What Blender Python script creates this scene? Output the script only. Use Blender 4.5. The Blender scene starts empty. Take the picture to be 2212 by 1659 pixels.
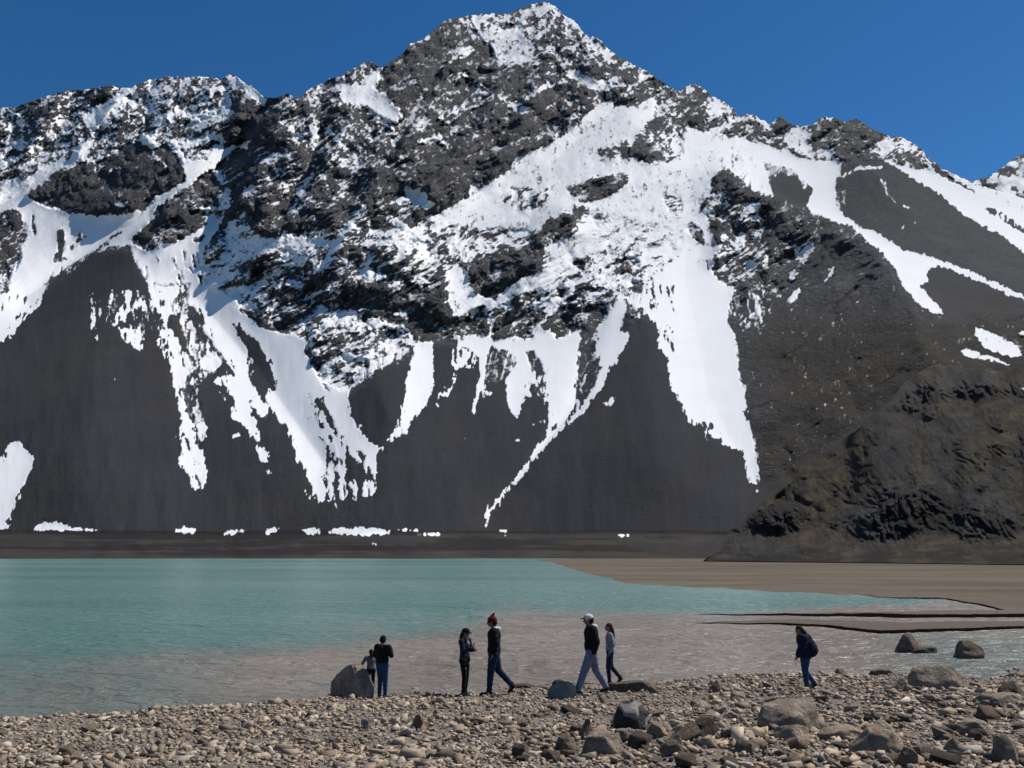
import bpy, bmesh, math, random
import numpy as np
from mathutils import Vector, Matrix

# ------------------------------------------------------------------ camera, light
W, H = 2212.0, 1659.0            # working pixel frame of the view
F = 1916.0                       # focal length in those pixels
YH = 1190.0                      # row of the horizon
EYE = 3.2                        # eye height above the lake
PITCH = math.atan((YH - H / 2) / F)
CP, SP = math.cos(PITCH), math.sin(PITCH)
SC = bpy.context.scene
COL = SC.collection
cam = bpy.data.cameras.new('camera')
cam.sensor_width = 36.0
cam.lens = 36.0 * F / W
cam.clip_start = 0.1
cam.clip_end = 60000
camo = bpy.data.objects.new('camera', cam)
COL.objects.link(camo)
camo.location = (0, 0, EYE)
camo.rotation_euler = (math.pi / 2 + PITCH, 0, 0)
SC.camera = camo

SUN_EL = math.radians(54)
SUN_AZ = math.radians(65)        # from +Y (view direction) towards +X (right)
world = bpy.data.worlds.new('World')
SC.world = world
world.use_nodes = True
wn = world.node_tree.nodes
sky = wn.new('ShaderNodeTexSky')
sky.sky_type = 'NISHITA'
sky.sun_disc = False
sky.sun_elevation = SUN_EL
sky.sun_rotation = SUN_AZ
sky.altitude = 2600
sky.air_density = 1.0
sky.dust_density = 0.2
sky.ozone_density = 2.5
wn['Background'].inputs['Strength'].default_value = 0.10
hs = wn.new('ShaderNodeHueSaturation')       # thin clear mountain air: a deep, saturated blue
hs.inputs['Saturation'].default_value = 1.3
hs.inputs['Value'].default_value = 0.92
world.node_tree.links.new(sky.outputs[0], hs.inputs['Color'])
world.node_tree.links.new(hs.outputs[0], wn['Background'].inputs[0])
sun = bpy.data.lights.new('sun', 'SUN')
sun.energy = 5.0
sun.angle = math.radians(0.5)
sun.color = (1.0, 0.965, 0.91)
suno = bpy.data.objects.new('sun', sun)
COL.objects.link(suno)
sd = Vector((math.cos(SUN_EL) * math.sin(SUN_AZ), math.cos(SUN_EL) * math.cos(SUN_AZ), math.sin(SUN_EL)))
suno.rotation_euler = sd.to_track_quat('Z', 'Y').to_euler()
SC.view_settings.view_transform = 'Standard'
SC.view_settings.look = 'None'
SC.view_settings.exposure = 0.1
SC.view_settings.gamma = 1.0
SC.view_settings.use_curve_mapping = False

# ------------------------------------------------------------------ helpers
def rays(x, y):
    """direction per unit of world Y through pixel (x, y): (dx, 1, t)"""
    xc = (np.asarray(x, float) - W / 2) / F
    yc = -(np.asarray(y, float) - H / 2) / F
    ry = CP - yc * SP
    rz = SP + yc * CP
    return xc / ry, rz / ry

def flat_pt(x, y, z=0.0):
    dx, t = rays(x, y)
    Y = (z - EYE) / t
    return dx * Y, Y

_LAT = {}
def lattice(seed):
    if seed not in _LAT: _LAT[seed] = np.random.RandomState(seed).rand(256, 256).astype(np.float32)
    return _LAT[seed]

def vn(x, y, seed=0):
    L = lattice(seed)
    xi = np.floor(x).astype(np.int64); yi = np.floor(y).astype(np.int64)
    fx = x - xi; fy = y - yi
    fx = fx * fx * (3 - 2 * fx); fy = fy * fy * (3 - 2 * fy)
    a = L[xi & 255, yi & 255]; b = L[(xi + 1) & 255, yi & 255]
    c = L[xi & 255, (yi + 1) & 255]; d = L[(xi + 1) & 255, (yi + 1) & 255]
    return (a * (1 - fx) + b * fx) * (1 - fy) + (c * (1 - fx) + d * fx) * fy

def fbm(x, y, wl, octs=4, gain=0.5, seed=0, ridged=False):
    o = np.zeros_like(x, dtype=float); amp = 1.0; tot = 0
    for k in range(octs):
        n = vn(x / wl + 17.3 * k, y / wl + 9.1 * k, seed + k)
        if ridged:
            n = 1 - np.abs(2 * n - 1)
        o += amp * n; tot += amp
        amp *= gain; wl *= 0.5
    return o / tot

def blur(a, s):
    r = int(3 * s + 1)
    k = np.exp(-0.5 * (np.arange(-r, r + 1) / s) ** 2); k /= k.sum()
    p = np.pad(a, ((r, r), (0, 0)), mode='edge')
    a = sum(k[i] * p[i:i + a.shape[0]] for i in range(2 * r + 1))
    p = np.pad(a, ((0, 0), (r, r)), mode='edge')
    return sum(k[i] * p[:, i:i + a.shape[1]] for i in range(2 * r + 1))

def link(o, parent=None):
    COL.objects.link(o)
    if parent: o.parent = parent
    return o

def meta(o, label=None, cat=None, group=None, kind=None):
    if label: o['label'] = label
    if cat: o['category'] = cat
    if group: o['group'] = group
    if kind: o['kind'] = kind
    return o

def mesh_from(name, verts, faces, mat=None, smooth=False):
    """faces: (n,3) or (n,4) integer array"""
    me = bpy.data.meshes.new(name)
    v = np.asarray(verts, np.float32); f = np.asarray(faces, np.int32)
    n, k = f.shape
    me.vertices.add(len(v)); me.vertices.foreach_set('co', v.ravel())
    me.loops.add(n * k); me.loops.foreach_set('vertex_index', f.ravel())
    me.polygons.add(n)
    me.polygons.foreach_set('loop_start', np.arange(0, n * k, k, dtype=np.int32))
    me.polygons.foreach_set('loop_total', np.full(n, k, np.int32))
    if smooth:
        me.polygons.foreach_set('use_smooth', np.ones(n, bool))
    me.update(calc_edges=True)
    if mat: me.materials.append(mat)
    return me

def grid_mesh(name, X, Y, Z, mat, smooth=True, flip=False):
    r, c = X.shape
    i = np.arange(r * c).reshape(r, c)
    q = np.stack([i[:-1, :-1], i[:-1, 1:], i[1:, 1:], i[1:, :-1]], -1).reshape(-1, 4)
    if flip: q = q[:, ::-1]
    return mesh_from(name, np.stack([X, Y, Z], -1).reshape(-1, 3), q, mat, smooth)

def vattr(me, name, rgba):
    a = me.attributes.new(name, 'FLOAT_COLOR', 'POINT')
    a.data.foreach_set('color', np.ascontiguousarray(rgba, np.float32).ravel())

class M:
    """small node-graph builder"""
    def __init__(s, name, rough=0.9, spec=0.2):
        s.m = bpy.data.materials.new(name); s.m.use_nodes = True
        s.t = s.m.node_tree; s.n = s.t.nodes; s.b = s.n['Principled BSDF']
        s.b.inputs['Roughness'].default_value = rough
        s.b.inputs['Specular IOR Level'].default_value = spec
    def l(s, a, b): s.t.links.new(a, b)
    def coord(s, scale=(1, 1, 1), which='Object', rot=(0, 0, 0)):
        tc = s.n.new('ShaderNodeTexCoord'); mp = s.n.new('ShaderNodeMapping')
        mp.inputs['Scale'].default_value = scale; mp.inputs['Rotation'].default_value = rot
        s.l(tc.outputs[which], mp.inputs[0]); return mp.outputs[0]
    def noise(s, vec, scale, detail=4, rough=0.55, dist=0.0):
        n = s.n.new('ShaderNodeTexNoise'); n.inputs['Scale'].default_value = scale
        n.inputs['Detail'].default_value = detail; n.inputs['Roughness'].default_value = rough
        n.inputs['Distortion'].default_value = dist
        s.l(vec, n.inputs['Vector']); return n.outputs[0]
    def attr(s, name):
        a = s.n.new('ShaderNodeAttribute'); a.attribute_name = name
        sp = s.n.new('ShaderNodeSeparateColor'); s.l(a.outputs['Color'], sp.inputs[0]); return sp.outputs
    def math(s, op, a, b=0.0, c=None):
        n = s.n.new('ShaderNodeMath'); n.operation = op
        for i, v in enumerate((a, b, c)):
            if v is None: continue
            if isinstance(v, (int, float)): n.inputs[i].default_value = v
            else: s.l(v, n.inputs[i])
        return n.outputs[0]
    def mr(s, v, a, b, c=0.0, d=1.0, smooth=False):
        n = s.n.new('ShaderNodeMapRange')
        if smooth: n.interpolation_type = 'SMOOTHSTEP'
        for i, q in enumerate((a, b, c, d)): n.inputs[i + 1].default_value = q
        s.l(v, n.inputs[0]); return n.outputs[0]
    def mix(s, f, a, b, mode='MIX'):
        n = s.n.new('ShaderNodeMix'); n.data_type = 'RGBA'; n.blend_type = mode
        if isinstance(f, (int, float)): n.inputs[0].default_value = f
        else: s.l(f, n.inputs[0])
        for k, v in ((6, a), (7, b)):
            if isinstance(v, tuple): n.inputs[k].default_value = (*v, 1)
            else: s.l(v, n.inputs[k])
        return n.outputs[2]
    def color(s, c):
        k = .85
        if isinstance(c, tuple): s.b.inputs['Base Color'].default_value = (c[0] * k, c[1] * k, c[2] * k, 1)
        else: s.l(s.mix(1.0, c, (k, k, k), 'MULTIPLY'), s.b.inputs['Base Color'])
    def bump(s, h, strength, dist):
        n = s.n.new('ShaderNodeBump'); n.inputs['Strength'].default_value = strength
        n.inputs['Distance'].default_value = dist
        s.l(h, n.inputs['Height']); s.l(n.outputs[0], s.b.inputs['Normal']); return n

# ------------------------------------------------------------------ snow and rock cover of the mountain
TILE = {0: (0, 0, 1), 1: (0, 115.2, 3), 2: (737.3, 0, 3), 3: (1474.6, 115.2, 3), 4: (0, 633.6, 3),
        5: (737.3, 518.4, 3), 6: (1474.6, 633.6, 3), 7: (0, 1129, 3), 8: (737.3, 1129, 3), 9: (1474.6, 1129, 3)}
MW, MH = 2300, 1260
OX = 40                                   # raster offset in x
snowmap = np.zeros((MH, MW), np.float32)  # wanted snow cover 0..1
cragmap = np.zeros((MH, MW), np.float32)  # 1 broken rock, 0 smooth scree

def to_d(tile, pts):
    ox, oy, k = TILE[tile]
    return [(ox + x / k + OX, oy + y / k) for x, y in pts]

def poly(tile, s, pts, g=None):
    p = to_d(tile, pts)
    xs = [a for a, b in p]; ys = [b for a, b in p]
    x0, x1 = max(0, int(min(xs))), min(MW - 1, int(max(xs)) + 1)
    y0, y1 = max(0, int(min(ys))), min(MH - 1, int(max(ys)) + 1)
    if x1 <= x0 or y1 <= y0: return
    gx, gy = np.meshgrid(np.arange(x0, x1 + 1), np.arange(y0, y1 + 1))
    ins = np.zeros(gx.shape, bool)
    for (ax, ay), (bx, by) in zip(p, p[1:] + p[:1]):
        if ay == by: continue
        c = ((gy < ay) != (gy < by)) & (gx < (bx - ax) * (gy - ay) / (by - ay) + ax)
        ins ^= c
    if s is not None: snowmap[y0:y1 + 1, x0:x1 + 1][ins] = s
    if g is not None: cragmap[y0:y1 + 1, x0:x1 + 1][ins] = g

def stroke(tile, s, pts, w, g=None, w2=None):
    p = to_d(tile, pts); k = TILE[tile][2]; w = w / k / 2; w2 = w if w2 is None else w2 / k / 2
    L = [math.dist(a, b) for a, b in zip(p, p[1:])]; T = sum(L); acc = 0
    for (a, b, l) in zip(p, p[1:], L):
        wa = w + (w2 - w) * acc / T; wb = w + (w2 - w) * (acc + l) / T; acc += l
        m = max(wa, wb) + 1
        x0, x1 = max(0, int(min(a[0], b[0]) - m)), min(MW - 1, int(max(a[0], b[0]) + m) + 1)
        y0, y1 = max(0, int(min(a[1], b[1]) - m)), min(MH - 1, int(max(a[1], b[1]) + m) + 1)
        if x1 <= x0 or y1 <= y0: continue
        gx, gy = np.meshgrid(np.arange(x0, x1 + 1), np.arange(y0, y1 + 1))
        dx, dy = b[0] - a[0], b[1] - a[1]
        t = np.clip(((gx - a[0]) * dx + (gy - a[1]) * dy) / (l * l + 1e-9), 0, 1)
        ins = np.hypot(gx - a[0] - t * dx, gy - a[1] - t * dy) <= wa + (wb - wa) * t
        if s is not None: snowmap[y0:y1 + 1, x0:x1 + 1][ins] = s
        if g is not None: cragmap[y0:y1 + 1, x0:x1 + 1][ins] = g

# broken rock over the whole upper mountain
poly(0, .30, [(-40, 0), (2260, 0), (2260, 480), (1880, 560), (1800, 620), (1640, 620), (1580, 640), (1360, 690), (1250, 730), (1060, 735),
              (900, 735), (830, 790), (740, 860), (690, 830), (660, 750), (580, 700), (470, 640), (400, 560), (280, 540), (-40, 560)], 1)
# --- tile 1, upper left
poly(1, .9, [(840, 230), (790, 260), (700, 290), (640, 330), (560, 340), (600, 370), (540, 420), (560, 470), (640, 490), (690, 460), (700, 400), (790, 340), (850, 260)])
poly(1, .48, [(870, 230), (1060, 150), (1260, 150), (1480, 130), (1540, 180), (1560, 330), (1400, 420), (1250, 440), (1100, 470), (980, 490), (900, 330)])
poly(1, 1, [(1530, 170), (1580, 190), (1730, 290), (1710, 350), (1600, 250)])
poly(1, .07, [(1540, 240), (1600, 270), (1700, 360), (1740, 300), (1800, 300), (1760, 560), (1650, 700), (1560, 720), (1500, 640), (1440, 540), (1500, 420)])
poly(1, .22, [(2212, 150), (2212, 1180), (1640, 1160), (1500, 1100), (1560, 720), (1700, 600), (1780, 320), (1850, 260), (1950, 290), (2000, 230)])
poly(1, .9, [(2000, 470), (2060, 480), (2060, 550), (2010, 600)])
stroke(1, .95, [(900, 565), (760, 625), (630, 670)], 30)
stroke(1, .95, [(920, 545), (1020, 600)], 45)
stroke(1, .9, [(1230, 430), (1380, 380)], 30); stroke(1, .9, [(1400, 410), (1500, 380)], 30)
stroke(1, .8, [(0, 570), (80, 590), (160, 560), (260, 552)], 30)
stroke(1, .8, [(70, 590), (250, 622)], 24); stroke(1, .8, [(0, 665), (70, 620)], 30); stroke(1, .7, [(60, 690), (160, 670)], 20)
poly(1, 1, [(275, 505), (350, 510), (385, 560), (340, 585), (300, 560)])
poly(1, .9, [(0, 360), (90, 360), (180, 430), (120, 400), (0, 390)])
poly(1, .95, [(0, 835), (150, 820), (280, 730), (400, 685), (440, 680), (570, 580), (620, 590), (560, 665), (480, 730), (400, 760), (340, 810), (260, 870), (160, 925), (100, 935), (0, 990)])
poly(1, 1, [(1640, 555), (1530, 600), (1380, 610), (1340, 690), (1210, 700), (1190, 830), (1020, 920), (930, 1020), (780, 1055), (620, 1050), (440, 1040),
            (300, 990), (160, 925), (60, 950), (-120, 1010), (-120, 1780), (0, 1700), (190, 1659), (270, 1560), (350, 1460), (450, 1390), (560, 1320), (700, 1265), (850, 1250),
            (860, 1190), (1000, 1080), (1020, 990), (1150, 910), (1250, 840), (1370, 770), (1460, 690), (1560, 620)], .25)
stroke(1, .95, [(1090, 585), (1150, 612), (1250, 590), (1370, 535), (1440, 565)], 36)
stroke(1, .95, [(1110, 600), (1180, 680), (1220, 770)], 34)
poly(1, .30, [(-120, 1080), (60, 1010), (130, 1020), (170, 1100), (180, 1180), (130, 1260), (140, 1330), (60, 1420), (50, 1560), (0, 1610), (-120, 1660)], .8)
poly(1, .1, [(365, 1150), (415, 1140), (425, 1230), (400, 1310), (445, 1335), (350, 1355), (335, 1320), (380, 1280)])
stroke(1, .3, [(210, 1060), (230, 1180)], 24); stroke(1, .2, [(520, 1180), (530, 1200)], 24)
stroke(1, .2, [(785, 1150), (690, 1220)], 12); stroke(1, .45, [(560, 1180), (460, 1260)], 30)
stroke(1, .25, [(700, 1235), (550, 1325), (400, 1420), (290, 1500)], 22)
stroke(1, .3, [(620, 1300), (480, 1400), (380, 1470)], 18)
BIG = [(160, 930), (370, 770), (560, 700), (800, 590), (900, 565), (1000, 625), (1090, 580), (1170, 680), (1200, 800), (1100, 890), (1000, 930), (900, 1020), (740, 1050), (600, 1050), (440, 1030), (300, 980)]
poly(1, .04, BIG, .7)
stroke(1, .7, [(540, 800), (620, 740), (680, 730)], 14); stroke(1, .7, [(700, 770), (780, 740)], 16); stroke(1, 1, [(740, 960), (790, 985)], 16)
stroke(1, .9, [(990, 650), (1020, 690)], 24); stroke(1, .7, [(500, 700), (640, 680), (760, 640)], 22); stroke(1, .7, [(980, 620), (1070, 740)], 10)
poly(1, .05, [(860, 1210), (1000, 1070), (1010, 1000), (1160, 910), (1350, 760), (1440, 840), (1400, 960), (1390, 1080), (1330, 1110), (1250, 1180), (1050, 1240), (960, 1285), (880, 1260)], 1)
poly(1, .05, [(1420, 700), (1560, 600), (1620, 740), (1560, 960), (1500, 1080), (1440, 1140), (1400, 1100), (1400, 900), (1460, 860), (1380, 760)], 1)
poly(1, .8, [(1410, 900), (1480, 870), (1500, 950), (1450, 1090), (1395, 1150)])
poly(1, 1, [(1240, 990), (1390, 1000), (1390, 1045), (1330, 1030)]); poly(1, 1, [(1385, 765), (1420, 770), (1485, 838), (1420, 832)])
poly(1, .97, [(850, 1240), (960, 1285), (1050, 1245), (1200, 1200), (1330, 1110), (1340, 1060), (1395, 1060), (1400, 1150), (1350, 1230), (1310, 1300), (1370, 1400), (1300, 1440),
              (1400, 1560), (1560, 1700), (1000, 1700), (960, 1500), (900, 1400), (850, 1300)], .2)
poly(1, .25, [(1250, 1210), (1310, 1170), (1325, 1200), (1270, 1240)])
poly(1, .58, [(1350, 1230), (2212, 1230), (2212, 1659), (1560, 1659), (1400, 1560), (1310, 1440)], 1)
poly(1, .9, [(1500, 1110), (1640, 1150), (1700, 1200), (1920, 1180), (2100, 1200), (2212, 1210), (2212, 1280), (2000, 1250), (1800, 1280), (1600, 1330), (1440, 1220)])
poly(1, .2, [(1640, 1400), (1760, 1360), (2000, 1420), (2212, 1350), (2212, 1659), (1900, 1659), (1600, 1500)])
# --- tile 2, the summit
poly(2, .11, [(250, 430), (450, 250), (720, 120), (850, 140), (960, 270), (1100, 440), (1330, 420), (1500, 800), (1250, 980), (900, 1210), (830, 1290), (600, 1420), (300, 1300), (0, 1250), (0, 680), (300, 800)])
poly(2, .27, [(1340, 20), (1420, 60), (2070, 520), (2212, 600), (2212, 960), (2060, 740), (1750, 640), (1500, 440), (1300, 420), (1260, 200)])
poly(2, .78, [(740, 130), (900, 100), (1110, 92), (1240, 35), (1340, 10), (1380, 60), (1330, 80), (1200, 130), (1180, 150), (1050, 150), (950, 140), (850, 160)])
poly(2, .80, [(850, 150), (1000, 180), (1160, 190), (1190, 260), (1320, 170), (1300, 220), (1240, 300), (1240, 370), (1330, 400), (1290, 430), (1200, 400), (1100, 440), (1020, 420), (980, 320), (900, 240)])
stroke(2, .1, [(1010, 165), (1090, 172), (1190, 168)], 18)
poly(2, 1, [(695, 405), (760, 325), (820, 292), (885, 325), (800, 362), (730, 400)])
stroke(2, .85, [(1470, 110), (1600, 270), (1760, 380)], 46, w2=60)
poly(2, .97, [(1480, 455), (1640, 500), (1745, 555), (1640, 605), (1540, 540)]); poly(2, .95, [(1745, 535), (1860, 525), (1760, 575)])
stroke(2, .9, [(780, 475), (900, 545)], 20); stroke(2, .95, [(890, 605), (970, 605), (1180, 722)], 30, w2=42)
stroke(2, .9, [(695, 745), (780, 695), (810, 710), (920, 665)], 20); stroke(2, .9, [(1210, 635), (1290, 580), (1370, 565)], 34)
stroke(2, .9, [(1360, 690), (1400, 700)], 30); stroke(2, .75, [(500, 915), (620, 890), (680, 940)], 34); stroke(2, .95, [(330, 940), (395, 975)], 36)
stroke(2, .8, [(640, 770), (690, 790)], 30); stroke(2, .85, [(470, 280), (550, 240)], 30); stroke(2, .9, [(290, 820), (330, 850)], 26)
poly(2, 1, [(0, 555), (130, 560), (200, 480), (215, 430), (275, 430), (230, 520), (215, 570), (310, 640), (410, 770), (330, 795), (200, 720), (140, 690), (0, 650)])
poly(2, 1, [(430, 1180), (460, 1230), (500, 1215), (610, 1330), (540, 1365), (460, 1310), (380, 1310), (320, 1290), (420, 1265)])
poly(2, .20, [(0, 680), (250, 800), (430, 900), (420, 1200), (300, 1300), (400, 1450), (0, 1400)])
poly(2, .88, [(600, 1400), (830, 1290), (830, 1190), (900, 1215), (1100, 1110), (1130, 1020), (1240, 980), (1400, 910), (1500, 830), (1640, 700), (1740, 650), (1860, 700), (2010, 640),
              (2060, 740), (1920, 860), (1870, 960), (2100, 1060), (2212, 1000), (2212, 1500), (2050, 1500), (1700, 1400), (1500, 1320), (1500, 1480), (1300, 1480), (1100, 1500), (900, 1480), (560, 1480)], .45)
poly(2, .62, [(120, 1659), (560, 1440), (900, 1480), (1250, 1480), (1250, 1659)], 1)
poly(2, .74, [(1600, 1350), (1900, 1420), (2212, 1500), (2212, 1659), (1480, 1659), (1520, 1400)], .8)
poly(2, .42, [(0, 1400), (300, 1360), (420, 1500), (180, 1600), (180, 1659), (0, 1659)], 1)
poly(2, .10, [(1455, 1220), (1640, 1150), (1760, 1130), (1850, 1130), (1850, 1200), (1700, 1290), (1560, 1330)], 1)
poly(2, .08, [(1870, 940), (1960, 920), (2050, 990), (2110, 1050), (1960, 1055), (1870, 1000)], 1)
poly(2, .6, [(1640, 950), (1870, 900), (1870, 1060), (1700, 1100)], .8)
poly(2, .45, [(1020, 1300), (1100, 1220), (1350, 1200), (1330, 1340), (1180, 1370)], .9)
poly(2, .06, [(1240, 1520), (1380, 1400), (1500, 1360), (1500, 1520), (1380, 1600), (1260, 1659), (1180, 1659)], 1)
poly(2, .45, [(2080, 1270), (2200, 1280), (2212, 1420), (2130, 1400)], .8)
poly(2, .3, [(1750, 600), (1850, 555), (2060, 580), (1980, 620), (1870, 680), (1760, 680)], 1)
poly(2, .4, [(2020, 740), (2060, 680), (2212, 700), (2212, 960), (2110, 1010), (2060, 900)], 1)
stroke(2, .85, [(150, 1659), (330, 1560), (560, 1440), (830, 1285)], 30); stroke(2, .9, [(300, 1400), (430, 1500)], 34)
# --- tile 3, upper right
poly(3, .89, [(0, 480), (280, 530), (500, 580), (650, 620), (780, 680), (1030, 710), (1010, 780), (985, 860), (1000, 1000), (1060, 1060), (1150, 1130), (1260, 1160), (1430, 1270), (1600, 1310),
              (1900, 1430), (2212, 1570), (2212, 1602), (1850, 1448), (1650, 1372), (1600, 1400), (1590, 1480), (1540, 1510), (1670, 1659), (1560, 1659), (1420, 1500), (1370, 1400), (1370, 1330),
              (1270, 1270), (1100, 1130), (1000, 1080), (840, 1030), (800, 980), (840, 880), (740, 770), (560, 780), (570, 860), (580, 920), (450, 880), (320, 770), (220, 760), (180, 880), (130, 1000), (230, 1250),
              (180, 1400), (230, 1470), (330, 1510), (290, 1700), (0, 1700)], .3)
poly(3, 1, [(300, 540), (500, 590), (780, 690), (1030, 715), (985, 860), (1000, 1000), (1150, 1130), (1430, 1270), (1900, 1435), (2260, 1595), (2260, 1620), (1850, 1448), (1650, 1372), (1600, 1400), (1590, 1480),
            (1540, 1510), (1670, 1659), (1560, 1659), (1420, 1500), (1370, 1400), (1270, 1270), (1100, 1130), (840, 1030), (800, 980), (840, 880), (740, 770), (560, 740)], 0)
poly(3, .12, [(550, 790), (640, 760), (760, 790), (850, 880), (800, 980), (820, 1030), (700, 1010), (600, 950), (570, 860)], 0)
poly(3, .5, [(520, 700), (700, 740), (830, 860), (800, 890), (740, 800), (640, 770), (560, 800)], .2)
CR = [(250, 750), (320, 770), (340, 850), (450, 880), (600, 940), (700, 1000), (840, 1030), (1000, 1090), (1270, 1270), (1370, 1380), (1400, 1480), (1540, 1700), (300, 1700), (340, 1510), (430, 1410),
      (210, 1440), (180, 1400), (230, 1250), (210, 1130), (280, 1000), (100, 1010), (200, 880)]
poly(3, .10, CR, .9)
poly(3, .40, [(270, 900), (480, 980), (560, 1200), (560, 1380), (340, 1500), (220, 1430), (240, 1200), (230, 1100)], 1)
poly(3, .8, [(200, 900), (280, 900), (240, 1000), (200, 1080), (120, 1020)]); poly(3, .15, [(20, 1130), (60, 1080), (130, 1150), (140, 1250), (60, 1190)], 1)
poly(3, .72, [(720, 1270), (830, 1205), (885, 1280), (800, 1370), (740, 1480), (680, 1460), (740, 1360)])
stroke(3, .9, [(745, 1540), (695, 1590)], 26); stroke(3, .8, [(970, 1385), (930, 1465)], 18); stroke(3, .5, [(920, 1480), (700, 1640)], 16); stroke(3, .7, [(430, 1000), (500, 980)], 30)
poly(3, 0, [(700, 1500), (900, 1200), (1250, 1280), (1370, 1400), (1540, 1700), (560, 1700)], .45)
stroke(3, .9, [(970, 1385), (930, 1465)], 18); stroke(3, .9, [(745, 1540), (695, 1590)], 22)
poly(3, 0, [(1030, 710), (1180, 680), (1270, 690), (1400, 740), (1500, 820), (1650, 900), (1800, 1020), (1950, 1110), (2100, 1210), (2260, 1320), (2260, 1590), (1900, 1432), (1600, 1310), (1430, 1270),
            (1260, 1160), (1150, 1130), (1040, 1040), (985, 880), (1020, 790)], 0)
stroke(3, .95, [(1035, 795), (1150, 742), (1290, 742)], 17); stroke(3, .9, [(1285, 820), (1310, 850), (1335, 920)], 18); stroke(3, .7, [(1340, 920), (1385, 975)], 10)
stroke(3, .9, [(1435, 990), (1460, 1005)], 18); stroke(3, .6, [(1500, 1095), (1510, 1100)], 16); stroke(3, .6, [(1420, 1140), (1440, 1120)], 14)
poly(3, .3, [(980, 870), (1060, 860), (1060, 1000), (1010, 1000)]); poly(3, .35, [(1560, 850), (1700, 950), (1830, 1060), (1960, 1130), (1930, 1070), (1750, 960), (1640, 880)])
poly(3, 1, [(1290, 690), (1400, 720), (1520, 740), (1660, 765), (1870, 900), (2000, 960), (2260, 1055), (2260, 1320), (2100, 1210), (1950, 1110), (1800, 1020), (1650, 900), (1500, 820), (1390, 740)], 0)
poly(3, .88, [(1660, 745), (1760, 780), (1870, 830), (2000, 870), (2260, 920), (2260, 1055), (2000, 960), (1870, 895)], .3)
stroke(3, .05, [(1640, 765), (1760, 830), (1880, 895)], 15); stroke(3, .25, [(1970, 1012), (2100, 1075), (2240, 1165)], 34)
poly(3, .88, [(130, 280), (260, 290), (355, 390), (300, 480), (270, 380), (180, 400)], 1); poly(3, 1, [(475, 440), (580, 470), (540, 505)])
poly(3, .10, [(370, 400), (440, 385), (490, 470), (520, 520), (460, 550), (290, 520)], 1); poly(3, .06, [(590, 480), (640, 410), (700, 470), (620, 520)], 1)
poly(3, .84, [(600, 540), (700, 480), (835, 485), (820, 560), (850, 640), (980, 615), (960, 690), (800, 665), (680, 600)], .6)
poly(3, .13, [(830, 480), (900, 425), (1150, 430), (1340, 570), (1200, 600), (1190, 660), (1100, 690), (990, 690), (960, 600), (850, 600)], 1)
poly(3, .75, [(1190, 560), (1350, 590), (1310, 690), (1270, 685), (1290, 620)], .6)
poly(3, .35, [(1350, 580), (1420, 545), (1520, 590), (1650, 730), (1600, 745), (1500, 725), (1340, 670)], 1)
# --- tile 4, left screes
poly(4, .92, [(-120, 0), (-120, 380), (0, 310), (60, 270), (150, 180), (240, 90), (300, 0)], 0)
stroke(4, .1, [(250, 40), (140, 160)], 12); stroke(4, .1, [(130, 130), (30, 240)], 10)
poly(4, .2, [(560, 0), (960, 0), (1030, 130), (1040, 260), (900, 260), (760, 260), (600, 120)], 0)
for a in ([(600, 90), (635, 100), (620, 180), (640, 310), (600, 280), (590, 150)], [(770, 140), (820, 150), (812, 190), (780, 180)]): poly(4, .75, a)
for a in ([(805, -20), (850, -20), (850, 110), (812, 125)], [(905, 30), (955, 60), (925, 122), (870, 92)], [(800, 215), (920, 225), (935, 270), (912, 405), (850, 320), (805, 300)]): poly(4, 1, a)
poly(4, .45, [(1000, -60), (1250, -60), (1290, 180), (1380, 320), (1440, 420), (1400, 510), (1280, 600), (1290, 720), (1330, 840), (1240, 830), (1200, 640), (1240, 430), (1120, 60)], .4)
poly(4, .94, [(985, -40), (1180, -40), (1120, 60), (1110, 130), (1080, 200), (1130, 260), (1160, 340), (1240, 430), (1255, 500), (1210, 540), (1200, 640), (1230, 700), (1200, 760), (1240, 830), (1330, 840), (1345, 930),
              (1290, 960), (1330, 1060), (1343, 1160), (1305, 1300), (1250, 1270), (1230, 1190), (1160, 1080), (1180, 1010), (1135, 930), (1180, 840), (1150, 690), (1110, 580), (1105, 470), (1060, 390), (1025, 300), (1050, 200), (1030, 100)], 0)
poly(4, .3, [(1190, 560), (1250, 600), (1240, 780), (1200, 720)]); stroke(4, .1, [(1250, 880), (1310, 1010)], 30)
poly(4, .95, [(1290, 440), (1400, 395), (1440, 450), (1380, 510), (1310, 500)])
poly(4, 1, [(1240, -80), (1420, -20), (1520, 30), (1600, 150), (1680, 220), (1850, 260), (1990, 310), (1980, 400), (2040, 500), (2100, 620), (2212, 690), (2240, 1000), (2240, 1340), (2150, 1350), (2050, 1348), (1980, 1150), (1920, 1080),
            (1910, 1000), (1830, 840), (1745, 735), (1710, 830), (1650, 740), (1700, 900), (1690, 960), (1740, 1040), (1735, 1105), (1670, 1070), (1660, 960), (1590, 860), (1505, 800), (1500, 700), (1470, 600), (1390, 575),
            (1400, 540), (1530, 540), (1450, 430), (1330, 250), (1210, 60)], 0)
poly(4, 0, [(1500, 185), (1620, 260), (1720, 390), (1760, 490), (1800, 630), (1740, 612), (1710, 720), (1670, 640), (1640, 565), (1620, 560), (1642, 520), (1635, 430), (1560, 310)], 0)
stroke(4, 0, [(1622, 700), (1700, 900), (1690, 1000)], 14, w2=36); stroke(4, .1, [(1190, 40), (1230, 160), (1420, 400)], 22, g=.3)
stroke(4, 0, [(1240, 100), (1310, 200)], 40)
stroke(4, 0, [(2040, 690), (2100, 750), (2160, 860), (2230, 990)], 34); stroke(4, 0, [(2055, 780), (2085, 870)], 20)
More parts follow.
